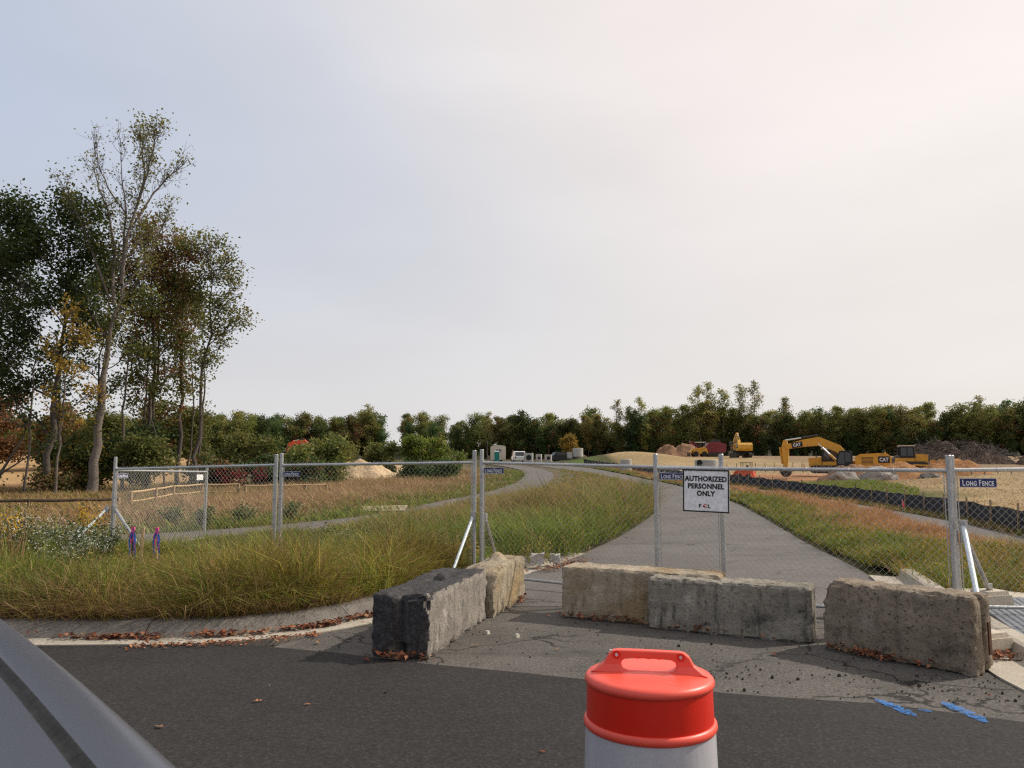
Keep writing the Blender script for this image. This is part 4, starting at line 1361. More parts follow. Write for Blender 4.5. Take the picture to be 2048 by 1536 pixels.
wt = np.stack([1.1 * (1 - tan_z) * (1 - .85 * near) + .9 * (c1 - .5), .4 * (1 - tan_z) + .9 * near, .18 + .6 * c1 * near, .03 + 2.6 * tan_z + .3 * near], 1)
pal_ = (GREEN, OLIVE * np.array((1.2, 1.1, .8)), BROWN, TAN * np.array((1.05, .88, .72)))
tcol = pick(r, nt_, pal_, wt); own = pick(r, n, pal_, wt[ti])
col = np.where((r.random(n) < .4)[:, None], own, tcol[ti] * r.uniform(.7, 1.3, (n, 1)))
th_ = (.12 + .42 * vnoise(tx + 5, ty, .9) ** 1.5 + .26 * r.random(nt_) ** 2) * (1 - .2 * tan_z) * np.clip(.55 + dr / 2, .55, 1)
h = th_[ti] * r.uniform(.5, 1.15, n)
mb = MB(); blades(mb, x, y, H(x, y) + .03, h, r.uniform(.006, .012, n) * (1 + 1.9 * f[ti]), .3 + r.random(n) * 1.2, col, r, az=az)
wp = [(float(tx[i]), float(ty[i]), r.uniform(.2, .42), r.uniform(.15, .45), int(r.random() < .35)) for i in r.choice(np.nonzero((ty < 34) & (tan_z < .4) & (dr > .5))[0], 120)]
weed_clumps(mb, wp, r, (GREEN * .85, OLIVE * np.array((1.2, 1.1, .8))))
tag(mb.build('roadside_grass', M['grass']), 'orange-tan and green grass strip between side road and footpath', 'grass', kind='stuff')

# -- strip along the silt fence, green patch and straw slope beyond it
r = np.random.default_rng(14)
sl = resample(SILT, 150)
fp = resample(RP_FAR, 150)
sp_ = poly_between(offs(sl, .0)[sl[:, 1] < 60], fp[fp[:, 1] < 60])
x, y = scatter(sp_, 300, 3); n = len(x)
col = pick(r, n, (GREEN * .8, OLIVE, BROWN, TAN), np.stack([np.full(n, .5), np.full(n, .4), np.full(n, .5), vnoise(x, y, 2) * .5], 1))
mb = MB(); blades(mb, x, y, H(x, y), .12 + .2 * r.random(n), r.uniform(.012, .022, n), .4 + r.random(n), col, r)
gp = np.concatenate([offs(sl, -.3)[(sl[:, 1] > 16) & (sl[:, 1] < 62)], [(17.5, 62), (20, 56), (22.5, 50), (21, 40), (17.2, 33), (17, 27), (15.5, 18)]])
x, y = scatter(gp, 110, 4)
keep = (y > 33) | (r.random(len(x)) < .35 + .5 * (vnoise(x, y, 1.5) > .55)); x, y = x[keep], y[keep]; n = len(x)
col = pick(r, n, (GREEN * 1.1, GREEN, OLIVE, TAN), np.tile((1, .5, .3, .1), (n, 1)))
blades(mb, x, y, H(x, y) - .04, .18 + .25 * r.random(n), r.uniform(.025, .045, n), .4 + r.random(n), col, r)
tag(mb.build('silt_fence_grass', M['grass']), 'green grass fringe along both sides of the black silt fence', 'grass', kind='stuff')

r = np.random.default_rng(44)
x = r.uniform(15, 46, 60000); y = r.uniform(17, 60, 60000)
keep = (x > np.interp(y, [17, 24, 34, 44, 60], [13.5, 15.6, 16.6, 16.8, 20])) & (vnoise(x, y, 1.2) * .6 + vnoise(x, y, .4) * .5 > .42); x, y = x[keep], y[keep]; n = len(x)
mb = MB(); blades(mb, x, y, H(x, y) - .06, r.uniform(.05, .16, n), r.uniform(.02, .04, n), .6 + r.random(n) * 1.5, pick(r, n, (TAN, TAN * 1.1, BROWN * 1.3, GREEN), np.tile((1, 1, .5, .12), (n, 1))), r)
tag(mb.build('straw_mulch', M['grass']), 'pale straw mulch strewn over the slope right of the silt fence', 'straw', kind='stuff')

# -- tan meadow beyond the trail
r = np.random.default_rng(15)
lf = resample(LR_FAR, 200)
mp_ = np.concatenate([lf[(lf[:, 1] > 12) & (lf[:, 1] < 80)], [(-3.5, 80), (-6, 62), (-12, 56), (-24, 50), (-34, 44), (-34, 22), (-22, 14)]])
tx, ty = scatter(mp_, 9, 9)
keep = r.random(len(tx)) < np.clip(1.2 - (ty - 20) / 45, .3, 1); tx, ty = tx[keep], ty[keep]; nt_ = len(tx)
x, y, az, ti = tufts(tx, ty, 14, .2, r); n = len(x)
dtr = np.clip((np.min(np.hypot(tx[:, None] - lf[None, ::2, 0], ty[:, None] - lf[None, ::2, 1]), 1) - .8) / 3.2, 0, 1)        # away from the trail
c1 = vnoise(tx, ty, 3.5)
leftz = np.clip((-11.5 - tx) / 4, 0, 1)
wt = np.stack([1.0 * (1 - dtr) + .55 * np.clip(c1 - .55, 0, 1) + .3 * np.clip((ty - 50) / 10, 0, 1) + .2 * leftz, .25 + .25 * leftz, .2 + .5 * leftz, 1.7 * dtr * (.5 + c1) * (1 - .5 * leftz)], 1)
pal_ = (GREEN * .95, OLIVE, BROWN * 1.1, TAN * .92)
tcol = pick(r, nt_, pal_, wt); own = pick(r, n, pal_, wt[ti])
col = np.where((r.random(n) < .4)[:, None], own, tcol[ti] * r.uniform(.75, 1.25, (n, 1)))
th_ = (.26 + .36 * c1 + .2 * r.random(nt_)) * (1 - .35 * leftz) * np.clip(.55 + dtr * .8, .55, 1.1)
mb = MB(); blades(mb, x, y, H(x, y) - .06, th_[ti] * r.uniform(.55, 1.15, n), r.uniform(.02, .036, n), .3 + r.random(n) * .8, col, r, az=az, wind=(math.pi * .95, .4))
tag(mb.build('tan_meadow', M['grass']), 'tan dry meadow grass with green clumps beyond the trail', 'grass', kind='stuff')


# -- leafy plants: stems with small leaves and, on some, flower heads
def leaves(mb, C, size, col, r, flat=.35, ratio=.55):
    """rhombic leaves at points C"""
    n = len(C)
    a = r.normal(0, 1, (n, 3)); a[:, 2] *= flat + .3; a /= np.linalg.norm(a, axis=1)[:, None]
    b = np.cross(a, r.normal(0, 1, (n, 3)) * np.array([.6, .6, .6]) + np.array([0, 0, .4])); b /= np.linalg.norm(b, axis=1)[:, None] + 1e-9
    s = np.broadcast_to(size, (n,))[:, None]
    v = np.stack([C - a * s * .5, C + b * s * .5 * ratio, C + a * s * .5, C - b * s * .5 * ratio], 1).reshape(-1, 3)
    i = np.arange(n)[:, None] * 4
    mb.add(v, np.concatenate([i, i + 1, i + 2, i + 3], 1), np.repeat(col, 4, 0))


def plant(name, label, cat, group, loc, h, spread, ns, nl, ls, lc, fl=None, flc=None, fsz=.02, seed=0):
    r = np.random.default_rng(seed)
    root = thing(name, label, cat, loc, 0, group)
    st = MB(); lv = MB(); fb = MB()
    for i in range(ns):
        az = r.uniform(0, 2 * math.pi); sp = spread * r.uniform(.2, 1); hh = h * r.uniform(.65, 1.05)
        t = np.linspace(0, 1, 5)[:, None]
        P = np.array([math.cos(az) * .06, math.sin(az) * .06, 0]) + np.concatenate([math.cos(az) * sp * t ** 1.6, math.sin(az) * sp * t ** 1.6, hh * t], 1)
        st.tube(P, [.006, .005, .004, .003, .002], 4, col=np.array((.09, .075, .03)), cap=False)
        k_ = nl
        f = r.uniform(.15, 1, k_)
        C = np.stack([np.interp(f, t[:, 0], P[:, q]) for q in range(3)], 1) + r.normal(0, .045 + .02 * spread, (k_, 3))
        leaves(lv, C, r.uniform(.6, 1.2, k_) * ls, lc[r.integers(0, len(lc), k_)] * r.uniform(.75, 1.25, (k_, 1)), r)
        if fl:
            f = r.uniform(.78, 1.04, fl)
            C = np.stack([np.interp(f, t[:, 0], P[:, q]) for q in range(3)], 1) + r.normal(0, .05 + .03 * spread, (fl, 3))
            leaves(fb, C, r.uniform(.7, 1.3, fl) * fsz, flc * r.uniform(.85, 1.1, (fl, 1)), r, .2, .9)
    st.build('stem', M['grass'], root)
    lv.build('foliage', M['grass'], root)
    if fl: fb.build('flower_heads', M['grass'], root)['kind'] = 'stuff'
    return root


ASTERL = np.array([(.075, .10, .035), (.06, .085, .03), (.10, .125, .05)])
WHITE = np.array((.55, .56, .50)); YEL = np.array((.62, .36, .02))
r = np.random.default_rng(21)
aster_spots = [(-8.0, 11.0, .78), (-7.5, 11.4, .85), (-7.0, 11.3, .80), (-6.7, 11.9, .72), (-8.4, 11.9, .82), (-7.8, 12.2, .85), (-7.2, 12.5, .8), (-6.55, 12.6, .66), (-8.9, 12.4, .85), (-6.2, 11.5, .5), (-6.45, 11.0, .48), (-8.6, 10.6, .62)]
for i, (x, y, h) in enumerate(aster_spots):
    plant('aster_plant', 'bushy weed with tiny white flowers left of the survey stakes', 'plant', 'white asters among the weeds', (x, y, .1), h, .30, 16, 34, .06, ASTERL, 16, WHITE, .022, 100 + i)
for i, (x, y, h, lb) in enumerate([(-6.95, 12.9, 1.02, 'goldenrod with yellow plume just left of the leftmost fence post'), (-7.4, 11.2, .82, 'goldenrod with yellow flowers among white asters, third from the left'), (-7.75, 11.9, .92, 'goldenrod with yellow flowers among white asters, second from the left'), (-8.05, 11.2, .85, 'goldenrod with yellow flowers among white asters, leftmost')]):
    plant('goldenrod', lb, 'plant', 'goldenrods by the left fence post', (x, y, .1), h, .14, 5, 24, .06, ASTERL, 55, YEL, .030, 140 + i)
plant('goldenrod', 'low yellow-flowering weed at the foot of the middle fence posts', 'plant', 'goldenrods by the left fence post', (-.75, 11.9, .1), .45, .22, 9, 20, .05, ASTERL, 26, YEL * .9, .028, 150)
# broadleaf clumps on the island near the trail, pale green
for i in range(22):
    x = r.uniform(-4.5, -.4); y = r.uniform(13.0, 17.5) - .35 * (x + .4)
    plant('leafy_weed', 'pale green leafy weed clump between the fence and the trail', 'plant', 'leafy weeds behind the fence', (x, y, .03), r.uniform(.18, .32), .3, 10, 30, .07, np.array([(.11, .15, .045), (.085, .125, .035), (.15, .18, .075)]), 7, np.array((.40, .42, .27)), .03, 160 + i)
for i, (x, y) in enumerate([(-8.05, 20.5), (-9.3, 21.2), (-7.6, 22.0), (-6.6, 23.0)]):
    plant('leafy_weed', 'grey-green rounded weed clump across the trail behind the turned-back panel', 'plant', 'weeds across the trail', (x, y, .0), .62, .4, 14, 40, .10, np.array([(.14, .165, .055), (.17, .19, .075), (.11, .135, .045)]), 0, None, .03, 190 + i)
# reddish dry stalks
st = MB(); rr_ = np.random.default_rng(5)
n = 90
x = -6.62 + rr_.normal(0, .15, n); y = 10.35 + rr_.normal(0, .12, n)
blades(st, x, y, np.full(n, .1), rr_.uniform(.45, .98, n), np.full(n, .012), rr_.uniform(.02, .22, n), np.array((.30, .165, .09)) * rr_.uniform(.7, 1.25, (n, 1)), rr_)
o = st.build('dry_grass_clump', M['grass'], origin=(-6.62, 10.35, .1)); o.location = (-6.62, 10.35, .1)
tag(o, 'upright clump of reddish dry grass stalks in front of the asters', 'plant')
# bright yellow-green arching grass clump by the kerb at far left
st = MB(); n = 900
x = -5.6 + rr_.normal(0, .34, n); y = 8.6 + rr_.normal(0, .16, n)
blades(st, x, y, np.full(n, .1), rr_.uniform(.2, .55, n), rr_.uniform(.007, .012, n), rr_.uniform(.4, 1.6, n), np.array((.135, .15, .03)) * rr_.uniform(.6, 1.3, (n, 1)), rr_)
o = st.build('arching_grass_clump', M['grass'], origin=(-5.6, 8.6, .1)); o.location = (-5.6, 8.6, .1)
tag(o, 'bright green arching grass clump overhanging the kerb beside the truck', 'plant')

# -- dead leaves in the gutter and loose on the road
r = np.random.default_rng(31)
LIT = np.array([(.30, .10, .045), (.20, .065, .03), (.38, .17, .085), (.13, .045, .028), (.28, .15, .08)])


def litter(mb, P2, z, r, size=(.035, .075), curl=.5):
    n = len(P2)
    C = np.concatenate([P2, z[:, None]], 1)
    az = r.uniform(0, 6.283, n); s = r.uniform(size[0], size[1], n)
    a = np.stack([np.cos(az), np.sin(az), r.normal(0, .25, n)], 1); b = np.stack([-np.sin(az), np.cos(az), r.normal(0, .25, n)], 1)
    up = np.array((0, 0, 1.))
    v = np.stack([C - a * s[:, None] * .5, C - a * s[:, None] * .05 + b * s[:, None] * .36 + up * (s * curl * r.uniform(0, .7, n))[:, None], C + a * s[:, None] * .5 + up * (s * .2)[:, None],
                  C - a * s[:, None] * .05 - b * s[:, None] * .36 + up * (s * curl * r.uniform(0, .7, n))[:, None]], 1).reshape(-1, 3)
    i = np.arange(n)[:, None] * 4
    col = np.repeat(LIT[r.integers(0, 5, n)] * r.uniform(.7, 1.25, (n, 1)), 4, 0)
    mb.add(v, np.concatenate([np.concatenate([i, i + 1, i + 2], 1), np.concatenate([i, i + 2, i + 3], 1)]), col)


gfine = resample(GUT_L, 900); gf = gfine[(gfine[:, 1] < 8.9) & (gfine[:, 0] > -9)]
nrmg = offs(gf, 1.0) - gf
mb = MB()


def along(n, lo, hi):
    t = r.uniform(0, len(gf) - 1.001, n * 4); i = t.astype(int); fr_ = (t - i)[:, None]
    P = gf[i] * (1 - fr_) + gf[i + 1] * fr_; Nn = nrmg[i] * (1 - fr_) + nrmg[i + 1] * fr_
    k_ = (P[:, 0] > lo) & (P[:, 0] < hi)
    return P[k_][:n], Nn[k_][:n]


P_, N_ = along(1300, -7.5, -1.2)
dn_ = vnoise(P_[:, 0], P_[:, 1], .35)
k_ = r.random(len(P_)) < 1.5 * (dn_ - .2)
P_, N_ = P_[k_], N_[k_]; n = len(P_)
litter(mb, P_ + N_ * (.265 - np.abs(r.normal(0, .045, n)))[:, None], .015 + r.random(n) * .045, r)
P_, N_ = along(420, -3.6, -2.0); n = len(P_)
litter(mb, P_ + N_ * (-.02 - np.abs(r.normal(0, .09, n)))[:, None], .013 + r.random(n) * .015, r, (.02, .05))
P_, N_ = along(160, -7.5, -1.2); n = len(P_)
litter(mb, P_ + N_ * r.uniform(-.15, .45, n)[:, None], .03 + r.random(n) * .05, r, (.02, .05))
# against the blocks and in the right gutter corner
for (cx, cy, sx, sy, n, ang) in [(-.98, 6.93, .13, .04, 70, 0), (1.0, 8.62, .25, .03, 60, -.43), (1.95, 8.0, .35, .03, 60, -.43), (3.15, 7.03, .22, .03, 90, -.88), (4.22, 6.98, .16, .07, 130, .3), (.10, 9.9, .03, .2, 40, 0), (1.0, 13.4, .3, .12, 120, .9), (.6, 12.6, .2, .1, 60, .9)]:
    e = np.stack([r.normal(0, sx, n), r.normal(0, sy, n)], 1)
    ca, sa = math.cos(ang), math.sin(ang)
    litter(mb, np.stack([cx + e[:, 0] * ca - e[:, 1] * sa, cy + e[:, 0] * sa + e[:, 1] * ca], 1), .015 + r.random(n) * .05, r, (.03, .065), .8)
tag(mb.build('leaf_litter', M['litter']), 'red-brown dead leaves gathered in the gutter and against the blocks', 'dead leaves', kind='stuff')
for i, (x, y, s, lb) in enumerate([(-2.55, 4.92, .06, 'small russet leaf on the dark road nearest the truck'), (-2.28, 5.18, .07, 'curled russet leaf on the dark road, right of the smallest one'), (-2.0, 4.35, .035, 'thin tan leaf scrap on the road, lowest of the scattered leaves'), (-1.45, 5.65, .05, 'slim tan leaf fleck on the dark road below the gutter'), (-1.82, 5.72, .07, 'pinkish leaf on the dark road below the seam'),
                              (-1.85, 7.55, .09, 'large russet leaf on the apron near the gutter joint'), (.18, 4.75, .05, 'orange leaf on the dark road left of the traffic drum'), (-.35, 7.45, .08, 'russet leaf beside the charcoal block'), (.42, 7.3, .06, 'brown leaf on the apron in front of the broken block'), (2.35, 7.1, .07, 'brown leaf in the shadow before the grey block'), (3.5, 5.85, .06, 'tan leaf on the apron near the right gutter')]):
    q = np.random.default_rng(i + 3); mb = MB(); ol = [(-.5, 0), (-.3, .16), (-.12, .12), (.02, .30), (.16, .14), (.34, .16), (.5, 0), (.34, -.14), (.16, -.15), (.0, -.28), (-.14, -.12), (-.3, -.15)]
    az = q.uniform(0, 6.28); ca, sa = math.cos(az), math.sin(az); cu_ = q.uniform(.3, .9)
    v = [(s * (a * ca - b * sa), s * (a * sa + b * ca), s * (cu_ * (b * b * 3 + .5 * max(0, a) ** 2) + q.uniform(0, .05))) for a, b in ol] + [(0, 0, .002)]
    mb.add(v, [(j, (j + 1) % 12, 12) for j in range(12)], LIT[q.integers(0, 5)] * 1.1)
    o = mb.build('fallen_leaf', M['litter'], loc=(x, y, .016)); tag(o, lb, 'leaf', 'single leaves lying on the asphalt')
# grit and crumbs of asphalt
mb = MB(); n = 520
gx = np.concatenate([r.uniform(-2, 3.7, 240), r.normal(3.3, .35, 160), r.normal(1.7, .45, 120)])
gy = np.concatenate([r.uniform(5.7, 9.2, 240), r.normal(6.15, .3, 160), r.normal(6.45, .25, 120)])
for x, y in zip(gx, gy):
    s = r.uniform(.002, .0075) * (1 if r.random() < .93 else 2); c = (.035, .03, .027) if r.random() < .88 else (.30, .26, .21)
    mb.box((x, y, s * .4 + .006), (s * 2, s * 1.6, s * 1.4), Matrix.Rotation(r.uniform(0, 3), 3, 'Z'), col=np.array(c), taper=.6)
for x, y in ((-.25, 8.0), (.05, 7.85), (.9, 7.2)):
    mb.box((x, y, .015), (.05, .04, .035), Matrix.Rotation(r.uniform(0, 3), 3, 'Z'), col=np.array((.55, .5, .42)), taper=.7)
tag(mb.build('grit', M['litter']), 'loose grit and asphalt crumbs on the apron', 'grit', kind='stuff')


# ------------------------------------------------------------------ trees
def limb(mb, a, b, r0, r1, r, k=5, n=5, bend=.12):
    a = np.array(a, float); b = np.array(b, float); L = np.linalg.norm(b - a)
    t = np.linspace(0, 1, n)[:, None]
    off = r.normal(0, bend * L, 3) * np.array([1, 1, .4])
    P = a + (b - a) * t + off * (t * (1 - t)) * 1.6 + np.array([0, 0, -.10 * L]) * (t * (1 - t))
    P[1:-1] += r.normal(0, .02 * L, (n - 2, 3))
    mb.tube(P, np.linspace(r0, r1, n), k, cap=False)
    return P


def tree_mesh(seed, height, r0, path, clumps, leaf, pal, sides=8, twig=.012, limbs=(), top=.86):
    """path: [(height fraction, dx, dy)], clumps: [(dx, dy, z, rx, ry, rz, ends, leaves per end, spread)],
    limbs: explicit main limbs [(r start, [(dx, dy, z), ...], twigs, leaves per twig)]"""
    r = np.random.default_rng(seed)
    tb, lb = MB(), MB()
    pf = np.array(path, float)
    t = np.linspace(0, 1, 14) * top
    P = np.stack([np.interp(t, pf[:, 0], pf[:, 1]), np.interp(t, pf[:, 0], pf[:, 2]), t * height], 1)
    P[1:-1, :2] += r.normal(0, .005 * height, (12, 2))
    rad = r0 * (1 - (t / top) * .92) ** .8
    rad[0] *= 1.3
    P[0, 2] -= .15
    tb.tube(P, rad, sides, cap=False)
    pal = np.asarray(pal)

    def at(z):
        return np.array([np.interp(z, P[:, 2], P[:, q]) for q in range(3)]), float(np.interp(z, P[:, 2], rad))
    for (rs, pts, ntw, nl) in limbs:
        q = np.array(pts, float); m_ = len(q)
        tt_ = np.linspace(0, 1, 4 * m_); Q = np.stack([np.interp(tt_, np.linspace(0, 1, m_), q[:, c]) for c in range(3)], 1)
        Q[1:] += np.cumsum(r.normal(0, .02, (len(Q) - 1, 3)), 0)
        tb.tube(Q, rs * (1 - .92 * tt_) ** .9, 6, cap=False)
        for _ in range(ntw):
            f = r.uniform(.2, 1) ** .8; i = int(f * (len(Q) - 1)); s_ = Q[i]
            d = Q[min(i + 1, len(Q) - 1)] - Q[max(i - 1, 0)]; d /= np.linalg.norm(d)
            e = s_ + (d * .8 + r.normal(0, .36, 3) + np.array((0, 0, .35))) * r.uniform(.4, 1.05)
            limb(tb, s_, e, .014, .006, r, 3, 4, .08)
            for __ in range(2):
                e2 = s_ * .4 + e * .6 + (d * .5 + r.normal(0, .36, 3) + np.array((0, 0, .3))) * r.uniform(.25, .65)
                limb(tb, s_ * .4 + e * .6, e2, .009, .005, r, 3, 3, .06)
                if nl:
                    k_ = r.poisson(nl)
                    if k_: leaves(lb, e2 + r.normal(0, .2, (k_, 3)), r.uniform(.7, 1.2, k_) * leaf, pal[r.integers(0, len(pal), k_)] * r.uniform(.7, 1.3, (k_, 1)), r, .5, .65)
    for (dx, dy, z, rx, ry, rz, ne, nl, spd) in clumps:
        C = np.array((dx, dy, z))
        reach = math.hypot(dx - np.interp(z, P[:, 2], P[:, 0]), dy - np.interp(z, P[:, 2], P[:, 1]))
        az_ = min(max(z - rz * .5 - reach * .75, height * .12), height * top * .97)
        A, ra = at(az_)
        B = limb(tb, A, C, min(ra * .5, .05 + .006 * height), .018, r, 5, 6)
        u = r.normal(0, 1, (ne, 3)); u /= np.linalg.norm(u, axis=1)[:, None]
        u *= (r.random(ne) ** .45)[:, None]
        E_ = C + u * np.array((rx, ry, rz))
        cols = pal[r.integers(0, len(pal), ne)]
        for e_ in E_:
            s_ = B[r.integers(2, 6)]
            limb(tb, s_, e_, twig, twig * .4, r, 3, 4, .10)
        if nl:
            n = ne * nl
            LC = np.repeat(E_, nl, 0) + r.normal(0, spd, (n, 3)) * np.array((1, 1, .75))
            col = np.repeat(cols, nl, 0) * r.uniform(.7, 1.3, (n, 1))
            leaves(lb, LC, r.uniform(.7, 1.25, n) * leaf, col, r, .5, .68)
    return tb, lb


def thin(c, height, group):
    if group != G0: return int(c[6]), int(c[7] * 1.1)
    f = c[2] / height
    return int(c[6] * np.interp(f, [.2, .5, .75, 1], [.6, .75, 1.05, 1.15])), int(c[7] * np.interp(f, [.2, .5, .75, 1], [.8, .9, 1.1, 1.15]))


def tree(name, label, loc, seed, height, r0, path, clumps, leaf, pal, bark='bark', group=None, cat='tree', crown='crown', twig=.012, limbs=(), top=.86):
    root = thing(name, label, cat, loc, 0, group)
    tb, lb = tree_mesh(seed, height, r0 * .60, path, [c[:3] + (c[3] * .92, c[4] * .92, c[5]) + thin(c, height, group) + (c[8],) for c in clumps], leaf * 1.15, pal, twig=twig, limbs=limbs, top=top)
    tb.build('trunk', M[bark], root, smooth=True)
    if lb.n: lb.build(crown, M['leaf'], root)
    return root


DKG = np.array([(.030, .048, .014), (.040, .058, .016), (.024, .038, .012), (.052, .062, .018)])
MIDG = np.array([(.060, .072, .018), (.075, .080, .020), (.048, .062, .016), (.095, .088, .024)])
YLG = np.array([(.115, .105, .026), (.090, .088, .022), (.14, .115, .03), (.075, .080, .02)])
RUS = np.array([(.145, .065, .028), (.115, .055, .025), (.17, .08, .038), (.09, .05, .02)])
GLD = np.array([(.24, .145, .022), (.20, .115, .02), (.28, .165, .035), (.13, .095, .02)])
DKG, MIDG, YLG, RUS, GLD = DKG * 1.8, MIDG * 1.9, YLG * 1.7, RUS * 1.55, GLD * 1.4


def cl(L, q=1.0):
    """clump shorthand: (dx, z, rx, rz, ends, leaves, spread) -> with depth"""
    out = []
    rr = np.random.default_rng(len(L) * 7 + int(L[0][1] * 10))
    for (dx, z, rx, rz, ne, nl, sp) in L:
        out.append((dx, rr.uniform(-.6, .6) * rx, z, rx, rx * .9, rz, int(ne * q), nl, sp))
    return out


G0 = 'trees of the tall stand on the left'
ZT = lambda x, y: (x, y, hz(x, y) - .06)
# tall sparse pale tree with forked bare top
q_ = lambda L: [((px - 205) * .025, dy, (995 - py) * .025) for px, py, dy in L]
tree('tall_tree', 'tallest tree with forked, nearly bare crown and pale trunk', ZT(-20.9, 38.5), 1, 19.6, .42, [(0, 0, 0), (.18, .18, 0), (.38, .43, .1), (.50, .75, .1), (.56, .95, .1)],
     cl([(2.3, 11.6, .9, 1.5, 30, 12, .3), (-1.1, 10.2, 1.0, 1.5, 30, 13, .32), (1.0, 9.4, .8, 1.3, 28, 15, .3), (.4, 7.2, .55, 1.2, 16, 15, .26), (.3, 5.0, .45, 1.0, 14, 15, .22), (.2, 3.4, .35, .5, 8, 12, .2), (.6, 12.8, .9, 1.0, 24, 9, .3), (1.9, 13.4, .8, 1.0, 20, 7, .3)]), .125, YLG, 'bark_pale', G0, twig=.011, top=.56,
     limbs=[(.085, q_([(232, 610, 0), (215, 480, .5), (195, 410, .8), (165, 345, 1.0), (145, 290, 1.2)]), 38, 4.5), (.06, q_([(222, 600, 0), (190, 500, -.6), (165, 440, -.9), (135, 375, -1.3)]), 30, 7.0), (.07, q_([(243, 560, 0), (240, 480, .2), (250, 420, -.3), (240, 350, -.5), (228, 265, -.4)]), 34, 2.2),
            (.095, q_([(243, 565, 0), (256, 480, -.2), (268, 400, 0), (278, 330, .2), (270, 245, .2)]), 64, 8.5), (.06, q_([(262, 440, 0), (290, 370, .5), (320, 325, .8), (343, 305, .9)]), 34, 3.6), (.055, q_([(268, 400, 0), (296, 340, -.6), (312, 285, -.8), (318, 260, -.9)]), 36, 6.0), (.06, q_([(243, 580, 0), (275, 510, .6), (300, 440, .9), (318, 400, 1.0)]), 34, 8.0), (.045, q_([(250, 420, -.3), (222, 370, -.9), (200, 310, -1.1), (198, 285, -1.1)]), 20, 1.8)])
# dense dark oak on the left
tree('oak_tree', 'broad dark green oak filling the left side of the stand', ZT(-23.3, 38.8), 2, 15.6, .30, [(0, 0, 0), (.3, .1, 0), (.6, .45, 0), (1, .2, 0)],
     cl([(-2.0, 14.2, 1.6, 1.2, 54, 34, .34), (.6, 14.6, 1.5, 1.1, 50, 34, .34), (-.8, 12.6, 1.8, 1.2, 56, 34, .36), (1.6, 12.6, 1.3, 1.3, 44, 34, .34), (-2.6, 11.4, 1.2, 1.1, 36, 30, .34), (.4, 10.8, 1.6, 1.2, 48, 34, .36), (-1.6, 9.2, 1.5, 1.0, 40, 30, .36), (1.4, 9.4, 1.1, 1.1, 32, 30, .34),
         (-2.6, 7.6, 1.3, 1.0, 34, 28, .36), (.9, 7.6, 1.1, .9, 28, 28, .34), (-.9, 6.2, 1.3, .9, 30, 28, .36), (-2.4, 5.2, 1.1, .8, 24, 26, .34), (.6, 5.4, .9, .8, 22, 24, .34)]), .16, DKG, 'bark', G0, twig=.018)
# left frame edge tree
tree('dark_tree', 'dark tree cut by the left edge of the picture', ZT(-27.6, 39.5), 3, 14.4, .28, [(0, 0, 0), (1, .3, 0)],
     cl([(.4, 13.0, 1.7, 1.2, 50, 32, .36), (-1.4, 11.6, 1.6, 1.3, 46, 30, .36), (1.4, 11.0, 1.3, 1.2, 40, 32, .36), (.4, 9.0, 1.7, 1.2, 46, 32, .36), (1.6, 7.6, 1.2, 1.1, 36, 30, .36), (-.8, 6.6, 1.6, 1.1, 40, 28, .36), (1.3, 5.6, 1.0, .9, 26, 28, .34)]), .16, DKG, 'bark', G0, twig=.018)
# rust-topped tree in the middle of the stand
tree('maple_tree', 'slender tree with rust-red crown in the middle of the stand', ZT(-20.5, 43.5), 4, 16.2, .24, [(0, 0, 0), (.5, .1, 0), (1, -.6, 0)],
     cl([(-.9, 14.8, .9, 1.4, 40, 24, .3), (.1, 13.4, 1.0, 1.4, 40, 24, .3), (-1.4, 12.4, .9, 1.2, 34, 24, .3), (1.0, 11.6, 1.1, 1.3, 40, 24, .3), (-.2, 10.2, 1.2, 1.2, 36, 22, .32), (1.2, 9.0, 1.0, 1.0, 30, 20, .32), (-1.1, 8.2, 1.0, 1.0, 28, 20, .3), (.9, 6.6, 1.0, .9, 24, 20, .3), (-.7, 5.6, .9, .8, 20, 18, .3)]), .15, np.concatenate([RUS, MIDG[:2]]), 'bark', G0, twig=.015)
